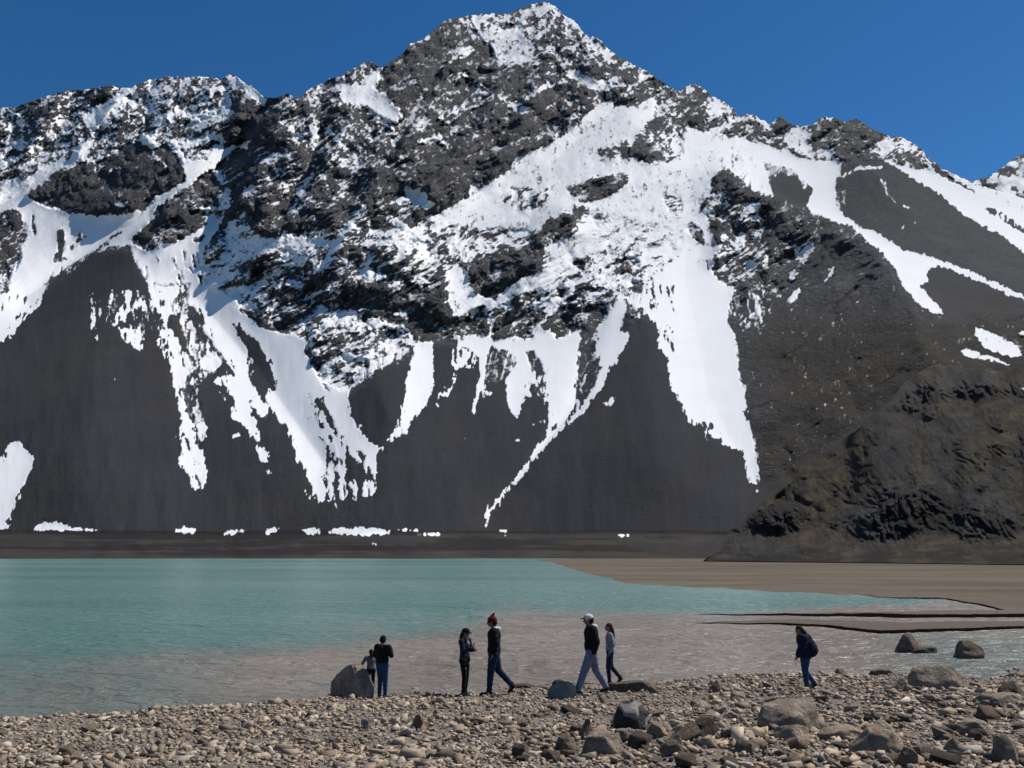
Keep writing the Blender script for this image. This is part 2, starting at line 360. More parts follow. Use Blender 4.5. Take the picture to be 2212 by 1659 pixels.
stroke(4, 0, [(2070, 935), (2120, 960), (2125, 1100), (2115, 1350)], 16); stroke(4, 0, [(2140, 930), (2180, 1060), (2180, 1200), (2170, 1360)], 26, w2=36)
stroke(4, 0, [(2000, 800), (1995, 810)], 20); stroke(4, 1, [(2150, 1080), (2150, 1340)], 18); stroke(4, .9, [(1980, 1305), (2000, 1305)], 20)
stroke(4, .9, [(1520, 930), (1545, 915)], 22); stroke(4, .8, [(1740, 1150), (1741, 1165)], 22); stroke(4, .8, [(740, 545), (744, 560)], 10); stroke(4, .6, [(1420, 640), (1490, 740)], 14)
poly(4, 1, [(-120, 1110), (0, 1070), (60, 970), (110, 958), (180, 1020), (208, 1060), (190, 1160), (150, 1230), (140, 1310), (80, 1380), (70, 1450), (30, 1480), (70, 1510), (60, 1530), (-120, 1540)], 0)
for a in ([(210, 1535), (260, 1500), (300, 1482), (370, 1482), (430, 1500), (475, 1535)], [(1105, 1550), (1190, 1508), (1270, 1530), (1250, 1555)], [(1435, 1565), (1500, 1532), (1600, 1532), (1560, 1560)],
          [(1718, 1560), (1730, 1522), (1815, 1518), (1790, 1555)], [(1945, 1532), (2065, 1522), (2075, 1555), (2000, 1560)]): poly(4, 1, a)
stroke(4, 1, [(475, 1528), (630, 1535)], 12, w2=8)
# --- tile 5, centre
poly(5, .5, [(0, 0), (700, 0), (700, 480), (0, 480)], 1)
poly(5, .36, [(0, 0), (300, 100), (640, 180), (680, 330), (300, 300), (0, 300)], 1)
poly(5, .66, [(1340, 0), (2212, 0), (2100, 150), (1950, 330), (1860, 400), (1720, 440), (1300, 480), (1200, 440), (1200, 240)], .9)
poly(5, .85, [(680, 170), (760, 160), (840, 220), (840, 350), (980, 380), (920, 420), (760, 500), (690, 440), (690, 330)], .6)
poly(5, .86, [(900, 380), (1000, 390), (1080, 290), (1200, 240), (1340, 190), (1310, 60), (1420, -20), (1720, -20), (1700, 60), (1480, 140), (1340, 300), (1200, 330), (1040, 400), (940, 470)], .6)
poly(5, .05, [(-20, 260), (300, 250), (650, 330), (700, 480), (820, 560), (790, 615), (600, 650), (470, 640), (420, 560), (250, 490), (160, 450), (-20, 440)], 1)
stroke(5, .8, [(0, 475), (150, 462)], 16); stroke(5, .9, [(330, 478), (410, 490)], 26); stroke(5, .8, [(180, 170), (200, 260), (270, 240)], 36); stroke(5, .8, [(340, 310), (380, 300)], 40)
poly(5, .05, [(830, 200), (870, 110), (1000, 90), (1200, 40), (1310, 90), (1310, 200), (1200, 235), (1060, 280), (1000, 365), (850, 350)], 1)
poly(5, .9, [(990, 190), (1040, 175), (1040, 210), (1000, 215)])
poly(5, .12, [(830, 500), (940, 450), (950, 600), (780, 612), (740, 580), (780, 510)], 1)
poly(5, .08, [(1000, 500), (1080, 420), (1110, 430), (1080, 500), (1090, 640), (985, 640), (985, 560)], 1); poly(5, .14, [(1130, 480), (1200, 440), (1310, 450), (1310, 520), (1240, 630), (1100, 640), (1130, 560)], 1)
poly(5, .04, [(1320, 560), (1330, 490), (1420, 430), (1560, 430), (1720, 440), (1720, 480), (1560, 580), (1400, 622), (1370, 590)], 1)
poly(5, .1, [(1180, 350), (1320, 320), (1330, 380), (1200, 400)], 1); poly(5, .15, [(1390, 310), (1560, 330), (1590, 400), (1420, 400)], 1)
poly(5, .12, [(1770, 130), (1900, 100), (1930, 160), (1830, 220), (1750, 190)], 1); poly(5, .15, [(1500, 150), (1580, 150), (1570, 200), (1500, 190)], 1); poly(5, .15, [(1510, 290), (1700, 300), (1690, 330), (1520, 330)], 1); poly(5, .12, [(1880, 260), (1960, 260), (1930, 320), (1870, 320)], 1)
stroke(5, .95, [(960, 620), (985, 520), (1080, 425)], 24); stroke(5, .95, [(1235, 600), (1320, 510), (1410, 410), (1500, 330)], 26); stroke(5, .95, [(740, 490), (900, 385)], 50)
poly(5, .55, [(-20, 480), (160, 500), (420, 560), (480, 650), (440, 740), (250, 830), (130, 900), (30, 985), (-20, 985), (-120, 900), (-150, 500)], 1)
poly(5, .9, [(160, 510), (240, 510), (420, 590), (300, 560), (200, 560)]); poly(5, .1, [(240, 560), (380, 590), (380, 640), (280, 670), (230, 640)], 1)
poly(5, .9, [(0, 730), (250, 760), (180, 780), (40, 760)]); poly(5, .8, [(30, 985), (130, 860), (260, 760), (440, 690), (430, 720), (200, 860)], .2)
poly(5, 1, [(740, 625), (800, 608), (960, 620), (980, 645), (1080, 640), (1090, 625), (1220, 640), (1290, 570), (1340, 585), (1390, 635), (1500, 610), (1570, 580), (1550, 700), (1530, 900), (1520, 1050), (1460, 1150), (1390, 1215), (1360, 1180), (1350, 1270), (1325, 1275),
            (1340, 1180), (1330, 1060), (1240, 1010), (1180, 1000), (1180, 1080), (1120, 1145), (1090, 1120), (1070, 1000), (1070, 900), (1130, 800), (1110, 720), (980, 700), (940, 760), (925, 960), (850, 1145), (845, 1120), (880, 940),
            (905, 860), (830, 820), (790, 830), (735, 830), (715, 790), (760, 680)], 0)
poly(5, .3, [(955, 705), (1110, 725), (1135, 800), (1060, 880), (1010, 930), (935, 910), (935, 780)], .2); poly(5, .08, [(1190, 725), (1250, 725), (1300, 800), (1315, 870), (1270, 890), (1220, 800)], .2)
poly(5, .4, [(1210, 930), (1330, 930), (1330, 1080), (1230, 1010)], .1); poly(5, .5, [(720, 690), (820, 700), (790, 780), (730, 850), (715, 800)], 0); poly(5, .55, [(820, 700), (900, 760), (900, 860), (810, 800)], 0)
poly(5, .22, [(1555, 590), (1640, 580), (1660, 760), (1680, 840), (1600, 1000), (1530, 1010), (1540, 800)], .2)
poly(5, 1, [(1640, 590), (1740, 480), (1730, 400), (1870, 395), (1835, 500), (1820, 585), (1872, 620), (1790, 770), (1700, 935), (1560, 1140), (1490, 1175), (1560, 1060), (1640, 930), (1685, 840), (1650, 760)], 0)
stroke(5, 1, [(1550, 1110), (1440, 1205), (1340, 1290), (1240, 1400), (1180, 1500), (1100, 1590), (1040, 1670), (960, 1760), (938, 1810), (936, 1850)], 40, w2=20)
stroke(5, .9, [(1370, 1130), (1340, 1280)], 22); stroke(5, .5, [(1260, 1200), (1310, 1180)], 30)
poly(5, 1, [(470, 665), (590, 655), (602, 800), (590, 950), (540, 1080), (400, 1270), (295, 1312), (370, 1180), (410, 1000), (440, 850), (450, 730)], 0)
stroke(5, .9, [(735, 870), (725, 930), (680, 1000), (640, 1000)], 22); stroke(5, .9, [(945, 995), (965, 995)], 24); poly(5, 1, [(1695, 1060), (1775, 1018), (1770, 1050), (1715, 1080)])
stroke(5, .6, [(620, 1070), (630, 1080)], 18); stroke(5, .6, [(800, 1285), (801, 1290)], 16); stroke(5, .7, [(1140, 1300), (1146, 1300)], 18); stroke(5, .6, [(360, 800), (361, 805)], 16)
poly(5, 1, [(-150, 900), (0, 975), (55, 970), (40, 1050), (60, 1130), (130, 1250), (220, 1330), (275, 1350), (232, 1400), (232, 1570), (205, 1655), (175, 1640), (200, 1500), (160, 1450), (165, 1660), (145, 1660), (150, 1400), (110, 1340),
            (125, 1450), (60, 1400), (20, 1280), (0, 1180), (-60, 1000)], 0)
stroke(5, 1, [(5, 1230), (20, 1360)], 14); stroke(5, .9, [(55, 1590), (100, 1620), (90, 1680)], 22); stroke(5, .8, [(0, 1420), (5, 1560)], 14)
poly(5, .97, [(1860, 400), (1950, 330), (2100, 150), (2300, 60), (2300, 1190), (2212, 1090), (2150, 980), (2110, 860), (2110, 770), (2060, 700), (2050, 540), (2000, 520), (1960, 440), (1880, 420)], 0)
poly(5, .15, [(2030, 400), (2060, 410), (2060, 440), (2020, 430)])
# --- tile 6, right flank
poly(6, 1, [(-10, -300), (200, -100), (330, 0), (300, 60), (292, 180), (360, 340), (366, 560), (412, 650), (432, 830), (470, 950), (480, 1100), (502, 1180), (495, 1245), (430, 1230), (408, 1090), (400, 1040), (300, 990), (200, 930), (110, 855),
            (20, 840), (-10, 730)], 0)
poly(6, .3, [(120, 830), (190, 840), (200, 890), (110, 870)]); stroke(6, 1, [(482, 1250), (480, 1290)], 14)
poly(6, .2, [(300, 100), (330, -20), (560, -20), (520, 180), (380, 240), (310, 200)], .8); stroke(6, .8, [(475, 110), (390, 190)], 18); stroke(6, 1, [(745, -20), (700, 40)], 34); stroke(6, .6, [(1125, 35), (1126, 50)], 16)
poly(6, 1, [(1440, -30), (1560, -30), (1660, 80), (1685, 142), (1620, 130), (1550, 80)], 0)
poly(6, 1, [(1905, 218), (1990, 240), (2160, 330), (2205, 405), (2080, 402), (1960, 350), (1888, 280)]); poly(6, 1, [(1785, 378), (1850, 360), (2000, 410), (2140, 475), (2000, 440), (1850, 412)])
poly(6, 1, [(2170, 250), (2260, 250), (2260, 300)]); poly(6, 1, [(2170, 610), (2260, 615), (2240, 645)]); poly(6, .6, [(2120, 210), (2145, 210), (2140, 235)])
stroke(6, .5, [(1960, 500), (2040, 520)], 14)
# --- foot of the screes
poly(8, 1, [(-80, 45), (0, 38), (120, 32), (320, 50), (310, 72), (150, 84), (0, 74), (-80, 66)]); stroke(8, 1, [(365, 45), (490, 50)], 12); stroke(8, 1, [(505, 78), (630, 74)], 18)
stroke(8, .8, [(205, 135), (250, 138)], 18); stroke(8, .9, [(1025, 52), (1065, 54)], 14); stroke(8, .9, [(1800, 84), (1858, 84)], 14); stroke(8, .6, [(1040, 86), (1080, 86)], 9); stroke(8, .6, [(770, 86), (800, 86)], 9)
# the right flank is rubble cut by shallow diagonal gullies
poly(6, None, [(300, 0), (1540, -30), (1700, 160), (2260, 100), (2260, 800), (1500, 560), (700, 1200), (500, 1200), (470, 900), (360, 330)], .30)
poly(3, None, [(1030, 700), (1270, 690), (1500, 820), (2260, 1320), (2260, 1590), (1260, 1160), (985, 880)], .10)
# melt runnels: thin fingers of snow and of bare scree down the fall line where the two meet
_rr = np.random.RandomState(77); _s4 = blur(snowmap, 4.0); _n = 0
while _n < 620:
    _x = _rr.uniform(0, 1700); _y = _rr.uniform(560, 1130)
    _v = _s4[int(_y), int(_x + OX)]
    if cragmap[int(_y), int(_x + OX)] > .35 or not (.12 < _v < .97): continue
    _dx = np.interp(_x, [0, 250, 400, 700, 830, 900, 1100, 1300, 1420, 1700], [-.5, -.15, .30, .45, .05, -.25, -.25, -.45, .25, .22]) + _rr.normal() * .06
    _L = _rr.uniform(8, 42); _w = _rr.uniform(1.6, 4.2)
    stroke(0, 0.0 if _rr.rand() < .62 else 1.0, [(_x - _dx * _L * .5, _y - _L * .5), (_x + _dx * _L * .5, _y + _L * .5)], _w, w2=_w * .4)
    _n += 1
SNOW = blur(snowmap, 1.2)
SNOW4 = blur(snowmap, 4.0)
SNOW9 = blur(snowmap, 8.0)
CRAG = blur(cragmap, 9.0)

def sample(img, x, y):
    x = np.clip(np.asarray(x) + OX, 0, MW - 1.001); y = np.clip(np.asarray(y), 0, MH - 1.001)
    xi = x.astype(int); yi = y.astype(int); fx = x - xi; fy = y - yi
    return (img[yi, xi] * (1 - fx) + img[yi, xi + 1] * fx) * (1 - fy) + (img[yi + 1, xi] * (1 - fx) + img[yi + 1, xi + 1] * fx) * fy

def rank(a):
    s = np.sort(a.ravel()[::37]); return np.searchsorted(s, a) / len(s)

# ------------------------------------------------------------------ mountain materials
def mountain_material(name, fine, soil=.22, olv=((.060, .049, .036), (.040, .036, .033))):
    m = M(name, 0.95, 0.1)
    a = m.attr('cover'); snow, brown, crag = a[0], a[1], a[2]
    dk = [n for n in m.n if n.type == 'ATTRIBUTE'][0].outputs['Alpha']      # dark strata and slate, and a painted shadow line along the terrace top
    c = m.coord((fine, fine, fine))
    n1 = m.noise(c, 0.45, 6, 0.7); n2 = m.noise(c, 0.06, 5, 0.6); n3 = m.noise(m.coord((fine * .06, fine * .06, fine * .06)), 0.15, 5, 0.65, 1.0)
    rockc = m.mix(m.mr(n2, .35, .65), (.050, .050, .055), (.120, .116, .118))
    rockc = m.mix(m.mr(n1, .4, .7, 0, .7), rockc, (.22, .215, .215))
    scree = m.mix(m.mr(n3, .3, .7), (.036, .039, .046), (.050, .050, .055))
    scree = m.mix(m.mr(n1, .5, .8, 0, .35), scree, (.064, .062, .064))
    scree = m.mix(m.mr(m.noise(m.coord((.05, .05, .05)), .3, 6, .7, .8), .35, .65, 0, .35), scree, (.034, .034, .039))
    scree = m.mix(m.mr(m.noise(m.coord((.5, .5, .5)), .022, 4, .6, .6), .42, .60, 0, .55), scree, (.030, .032, .037))
    dust = m.math('MULTIPLY', m.mr(m.math('ADD', n1, m.math('MULTIPLY', m.math('SUBTRACT', m.noise(c, 1.1, 3, .7), .5), 1.0)), .50, .72, 0, .62), m.mr(n2, .42, .58, .08, 1))
    rockc = m.mix(dust, rockc, (.50, .51, .54))          # thin broken dusting of snow among the rocks
    base = m.mix(crag, scree, rockc)
    olive = m.mix(m.mr(n2, .4, .6), *olv)
    base = m.mix(brown, base, olive)
    base = m.mix(dk, (.021, .018, .018), base)
    sf = m.math('ADD', snow, m.math('MULTIPLY', m.math('SUBTRACT', n1, 0.5), 0.95))
    sf = m.mr(sf, .22, .80, 0, 1, True)
    snowc = m.mix(m.mr(n2, .3, .7), (.92, .90, .895), (.97, .955, .95))
    m.color(m.mix(sf, base, snowc))
    nb = m.noise(c, .9, 5, .75)
    b = m.bump(m.math('ADD', n1, m.math('MULTIPLY', nb, .5)), 1.0, 4.0 / fine)
    m.l(m.math('MULTIPLY', m.mr(sf, 0, 1, 1.0, .12), m.mr(crag, 0, .8, soil, 1.0)), b.inputs['Strength'])
    return m.m

# ------------------------------------------------------------------ main mountain
SKY = [(-1200, 420), (-800, 330), (-400, 260), (-40, 240), (0, 234), (40, 228), (60, 222), (110, 205), (140, 195), (180, 192), (240, 186), (285, 190), (310, 178), (350, 168), (400, 167), (440, 165), (480, 168), (497, 159), (515, 168), (545, 188),
       (575, 210), (600, 208), (622, 200), (645, 212), (655, 205), (670, 190), (700, 180), (720, 165), (745, 156), (775, 140), (800, 130), (828, 145), (838, 138), (850, 128), (870, 112), (885, 92), (915, 84), (940, 58), (960, 46), (985, 38), (1010, 34),
       (1050, 30), (1090, 28), (1120, 20), (1150, 8), (1180, 2), (1200, 12), (1215, 28), (1240, 46), (1265, 75), (1290, 84), (1310, 102), (1340, 122), (1370, 140), (1400, 155), (1420, 172), (1440, 184), (1470, 196), (1484, 184), (1501, 180), (1520, 190),
       (1540, 208), (1565, 215), (1588, 238), (1600, 250), (1611, 243), (1625, 244), (1640, 258), (1661, 271), (1672, 264), (1688, 250), (1700, 262), (1712, 270), (1751, 275), (1768, 259), (1791, 253), (1820, 260), (1855, 258), (1881, 275), (1905, 286), (1925, 301),
       (1945, 295), (1975, 308), (1998, 330), (2021, 352), (2035, 364), (2060, 376), (2098, 392), (2141, 408), (2212, 428), (2290, 455), (2600, 560), (3000, 640), (3500, 700)]
SX = np.array([a for a, b in SKY], float); SY = np.array([b for a, b in SKY], float)

def relief(U, V):
    """broad ridges (towards the viewer, negative) and gullies (away, positive), in ln(distance)"""
    out = np.zeros_like(U)
    def line(pts, w, amp):
        nonlocal out
        d = np.full(U.shape, 1e9)
        for (ax, ay), (bx, by) in zip(pts, pts[1:]):
            dx, dy = bx - ax, by - ay
            t = np.clip(((U - ax) * dx + (V - ay) * dy) / (dx * dx + dy * dy), 0, 1)
            d = np.minimum(d, np.hypot(U - ax - t * dx, V - ay - t * dy))
        out += amp * np.exp(-(d / w) ** 1.4)
    line([(1560, 370), (1700, 460), (1900, 555), (1960, 640), (2000, 760)], 110, -.075)
    line([(1000, 60), (900, 200), (880, 350), (960, 450), (870, 560)], 100, -.03)
    line([(620, 230), (560, 380), (590, 480)], 90, -.036)
    line([(560, 240), (500, 340), (470, 480)], 34, .035)
    line([(380, 330), (260, 440)], 70, -.035); line([(420, 420), (340, 500)], 45, -.03)
    line([(520, 330), (400, 430), (250, 500), (60, 640)], 45, .03)
    line([(1330, 230), (1180, 360), (1050, 430), (950, 500)], 50, .035)
    line([(1180, 20), (1300, 180), (1420, 330)], 60, -.025)
    line([(1220, 470), (1180, 520), (1120, 590)], 35, -.03)
    line([(1500, 350), (1480, 600), (1530, 850), (1625, 1040)], 90, .012)
    line([(1300, 660), (1240, 880), (1050, 1120)], 22, .012)
    line([(420, 640), (560, 800), (700, 1000)], 60, .02)
    line([(250, 560), (200, 800), (180, 1100)], 120, -.02)
    line([(1880, 360), (1990, 500), (2212, 640)], 80, -.03)
    line([(800, 790), (840, 900)], 60, -.015); line([(1400, 700), (1420, 1000)], 90, -.02)
    line([(900, 690), (780, 650), (640, 640)], 26, .018)
    # diagonal ribs of the right flank and the buttresses of the face
    for a_, b_ in (((1900, 560), (1700, 760)), ((1950, 640), (1760, 880)), ((1985, 740), (1720, 1010)), ((1820, 520), (1660, 640)), ((1750, 480), (1640, 560))): line([a_, b_], 16, -.012)
    for a_, b_ in (((1870, 600), (1690, 820)), ((1960, 700), (1740, 950)), ((1780, 520), (1650, 600))): line([a_, b_], 14, .008)
    for a_, b_ in (((1000, 120), (860, 330)), ((1090, 200), (930, 400)), ((1180, 160), (1060, 380)), ((760, 250), (660, 430)), ((840, 330), (720, 560)), ((930, 430), (820, 540)), ((1320, 130), (1230, 260)), ((560, 300), (480, 420)), ((120, 230), (60, 330)), ((250, 220), (170, 330)), ((400, 200), (320, 300)), ((640, 480), (520, 600)), ((1240, 500), (1120, 640)), ((1600, 400), (1540, 560)), ((1690, 470), (1610, 640))): line([a_, b_], 17, -.019)
    for a_, b_ in (((940, 170), (830, 360)), ((1040, 230), (900, 430)), ((700, 280), (610, 470)), ((1260, 120), (1170, 290))): line([a_, b_], 15, .015)
    return out

def build_mountain():
    cols = np.concatenate([np.arange(-1200, -60, 22), np.arange(-60, 2272, 2.0), np.arange(2290, 3500, 26)])
    NV = 600
    sk = np.interp(cols, SX, SY)
    jag = (fbm(cols, cols * 0, 26, 4, .62, 900) - .5) * 13 + (fbm(cols, cols * 0 + 3, 7, 2, .6, 950, True) - .5) * 6
    amp = np.interp(cols, [-100, 950, 1200, 1230, 2030, 2070, 2300], [.8, .8, .6, 1.1, 1.0, .25, .2])
    sk = sk + jag * amp
    base = 1211.0
    foot = np.linspace(base, 1122.0, 64)[:-1]
    s = np.linspace(0, 1, NV)[:, None]
    V = np.concatenate([np.repeat(foot[:, None], len(cols), 1), 1122.0 + (sk[None, :] - 1122.0) * s])
    U = np.repeat(cols[None, :], len(V), 0)
    dx, t = rays(U, V)
    # broad form: slopes integrated up a coarse grid, evened out sideways, then read at every vertex
    gu = np.arange(-1240, 3560, 20.0); gv = np.arange(base, -40, -1.0)
    GU, GV = np.meshgrid(gu, gv)
    gt = rays(GU, GV)[1]
    lo = np.interp(GU, [0, 300, 420, 660, 740, 900, 1250, 1360, 1500, 1560, 1650, 1900, 2212], [500, 560, 640, 790, 860, 735, 735, 690, 560, 510, 500, 540, 400])
    k = 1 / (1 + np.exp((GV - lo) / 34.0))
    m = .66 + k * .37 + (fbm(GU * .3, GV, 120, 2, .5, 40) - .5) * .35 * k
    tt = 1 / (1 + np.exp((GV - 1150) / 2.5))
    m = m * tt + (1 - tt) * (.09 + 1.3 * np.clip(fbm(GU * .04, GV, 11, 2, .6, 45) - .42, 0, 1) + .35 * np.exp(-((GV - 1151) / 5) ** 2))
    m = np.maximum(m, gt + .17)
    g = 1.0 / (m - gt)
    gl = np.zeros_like(gt)
    gl[1:] = np.cumsum(.5 * (g[1:] + g[:-1]) * np.diff(gt, axis=0), axis=0)
    kk = np.exp(-.5 * (np.arange(-18, 19) / 6.0) ** 2); kk /= kk.sum()
    pad = np.pad(gl, ((0, 0), (18, 18)), mode='edge')
    gl = sum(kk[i] * pad[:, i:i + len(gu)] for i in range(37))
    fu = np.clip((U - gu[0]) / 20.0, 0, len(gu) - 1.001); fv = np.clip(base - V, 0, len(gv) - 1.001)
    iu = fu.astype(int); iv = fv.astype(int); fu -= iu; fv -= iv
    lnY = (gl[iv, iu] * (1 - fu) + gl[iv, iu + 1] * fu) * (1 - fv) + (gl[iv + 1, iu] * (1 - fu) + gl[iv + 1, iu + 1] * fu) * fv
    Y0 = EYE / -rays(0, 1206.6)[1]
    lnY = lnY + .08 * (fbm(U, U * 0, 150, 3, .5, 48) - .5) * np.clip((V - 1150) / 56, 0, 1)       # uneven waterline
    r = relief(U, V) * np.clip((1180 - V) / 120, 0, 1)
    # rock / snow cover
    wx = (fbm(U, V, 22, 3, .6, 60) - .5) * 14; wy = (fbm(U, V, 22, 3, .6, 70) - .5) * 14
    near = np.clip((1130 - V) / 60, .07, 1)
    crag = sample(CRAG, U, V)
    wk = (.45 + .45 * crag) * near
    wx = wx + (fbm(U, V, 7, 2, .6, 64) - .5) * 9; wy = wy + (fbm(U, V, 7, 2, .6, 66) - .5) * 12
    cg = np.clip(crag * 1.3 - .2, 0, 1)
    S = sample(SNOW, U + wx * wk, V + wy * wk) * (1 - .65 * cg) + sample(SNOW4, U + wx * wk, V + wy * wk) * .65 * cg
    S = np.where((U < -20) | (U > 2230), .3 * (V < 620) + .25 * (fbm(U, V * .4, 60, 3, .5, 75) > .56), S)
    ca, sa = math.cos(math.radians(-33)), math.sin(math.radians(-33))
    A = (U * ca + V * sa); B = (-U * sa + V * ca)
    wob = (fbm(U, V, 60, 2, .5, 81) - .5) * 30
    # geometry detail: crags stand out, finer with height
    px = 1.0 / F
    d = np.zeros_like(U)
    wl, sd_ = 90.0, 200
    for kx in range(7):
        n = fbm(U + wob * .3, V, wl, 1, .5, sd_ + kx, ridged=(kx % 2 == 0)) - .5
        n2 = fbm((A + wob) / 2.4, B + wob * .5, wl * .7, 1, .5, sd_ + 20 + kx, ridged=(kx % 2 == 1)) - .5
        d += (n * .5 + n2 * .9) * wl * px * (1.6 if kx < 2 else 2.0)
        wl *= .56
    nd = fbm((A + wob) / 2.0, B + wob, 9, 4, .85, 100)
    ni = fbm(U, V, 8, 3, .9, 120)
    big = fbm(U + wob, V, 34, 2, .5, 125)
    zone = np.clip(fbm(U, V, 240, 2, .5, 130) * 2.4 - .7 + np.clip((V - 350) / 400, -.3, .6), 0, 1)
    # snow lies where the rock steps back into ledges, rock shows where it stands out
    step = np.gradient(d, axis=0) / np.maximum(1e-6, np.abs(np.gradient(V, axis=0)))
    out_ = np.clip(rank(d), 0, 1)
    rc = rank(rank(nd * zone + ni * (1 - zone)) * .62 + rank(-step) * .34 + (rank(-out_) - .5) * .20 + (rank(big) - .5) * .26)
    rs = rank(fbm(U, V / 2.6, 6, 3, .7, 140))
    rk = rc * crag + rs * (1 - crag)
    edge = np.clip((S - rk * .985 - .005) / np.where(crag > .5, .30, .3) * .5 + .5, 0, 1)
    s4 = sample(SNOW4, U + wx * wk, V + wy * wk)
    hard = np.clip((S * .62 + s4 * .38 - .5) * 2.0 + .5 + (rs - .5) * 2.5 * np.clip(4.5 * s4 * (1 - s4) - .12, 0, 1), 0, 1)       # crisp fields on smooth scree
    snow = np.where(crag < .3, hard * (1 - crag / .3) + edge * crag / .3, edge)
    rockout = (1 - np.clip(snow, 0, 1)) * 4.0 * px
    det = crag * (d * .55 * (1 - .72 * np.clip(S * 1.3 - .25, 0, 1)) + -rockout) + (1 - crag) * ((fbm(U, V * .3, 30, 4, .5, 300) - .5) * 9 * px * (1 - .7 * S) - snow * 1.2 * px)
    det += -.0125 * crag * (1 - sample(SNOW9, U, V)) * np.clip((720 - V) / 100, 0, 1) + .0022 * (1 - crag) * sample(SNOW9, U, V)
    det *= np.clip((1200 - V) / 60, .08, 1)
    Y = Y0 * np.exp(lnY + r + det)
    X = dx * Y; Z = EYE + t * Y
    brown = np.clip((U - 1590) / 110, 0, 1) * np.clip((V - 600) / 160, 0, 1) * .97 + np.clip((fbm(U, V, 120, 3, .5, 310) - .5) * 2.2, 0, .3) * (V > 700)
    brown = np.where(V > 1146, np.clip(.6 + 1.2 * (fbm(U * .05, V, 6, 3, .7, 320) - .4), 0, 1), brown)
    # back of the ridge
    rows = [(X, Y, Z)]
    bx, by, bz = [X], [Y], [Z]
    for j, f in enumerate((.004, .015, .04, .10, .25, .6)):
        bx.append((X[-1] * (1 + f))[None]); by.append((Y[-1] * (1 + f))[None]); bz.append((Z[-1] - Y[-1] * f * (.5 + .2 * j))[None])
    X, Y, Z = np.concatenate(bx), np.concatenate(by), np.concatenate(bz)
    rep = lambda a: np.concatenate([a] + [a[-1:]] * 6)
    me = grid_mesh('mountain', X, Y, Z, mountain_material('mountain_rock_and_snow', .5))
    band = fbm(U * .03, V, 8, 3, .65, 330) + (fbm(U * .5, V, 12, 2, .6, 335) - .5) * .25
    dark = np.where(V > 1147, np.clip((band - .40) * 5, 0, .85) * np.clip((1204 - V) / 6, .3, 1), 0)
    dark = np.maximum(dark, np.exp(-((V - 1149 - 4 * (fbm(U, U * 0, 120, 2, .5, 340) - .5)) / 3.0) ** 2) * .8)  # shadow line at the terrace's top edge, painted into the cover
    dark = dark * (1 - .7 * np.clip((U - 1380) / 60, 0, 1) * (V > 1150 + (1600 - U) * .08))
    vattr(me, 'cover', np.stack([rep(snow), rep(brown), rep(crag), rep(1 - dark)], -1))
    o = link(bpy.data.objects.new('mountain', me))
    meta(o, 'snow streaked grey mountain with grey scree slopes rising beyond the lake', 'mountain', kind='structure')

def build_far_peak():
    cols = np.arange(2040, 3300, 3.0)
    sk = np.interp(cols, [2040, 2100, 2120, 2151, 2181, 2212, 2260, 2400, 2700, 3300], [470, 392, 385, 376, 349, 333, 300, 240, 330, 480])
    sk = sk + (fbm(cols, cols * 0, 16, 3, .6, 400) - .5) * 9 * (cols > 2110)
    NV = 160; s = np.linspace(0, 1, NV)[:, None]
    V = 700 + (sk[None, :] - 700) * s; U = np.repeat(cols[None], NV, 0)
    dx, t = rays(U, V)
    g = 1 / (np.maximum(1.0, t + .25) - t)
    lnY = np.zeros_like(t); lnY[1:] = np.cumsum(.5 * (g[1:] + g[:-1]) * np.diff(t, axis=0), axis=0)
    d = sum((fbm(U, V, w, 2, .5, 410 + w) - .5) * w / F * 1.5 for w in (70, 30, 14))
    Y = 1900 * np.exp(lnY + d)
    rc = rank(fbm((U + V) / 1.6, V - U * .5, 14, 4, .6, 430))
    snow = np.clip((.62 - rc) / .12 * .5 + .5, 0, 1)
    X, Z = dx * Y, EYE + t * Y
    X = np.concatenate([X, X[-1:] * 1.3]); Z = np.concatenate([Z, Z[-1:] - 500]); Y = np.concatenate([Y, Y[-1:] * 1.3]); snow = np.concatenate([snow, snow[-1:]])
    me = grid_mesh('distant_peak', X, Y, Z, mountain_material('distant_rock_and_snow', .3))
    vattr(me, 'cover', np.stack([snow, snow * 0, snow * 0 + 1, snow * 0 + 1], -1))
    meta(link(bpy.data.objects.new('distant_peak', me)), 'small snowy peak far behind the right flank of the mountain', 'mountain', kind='structure')

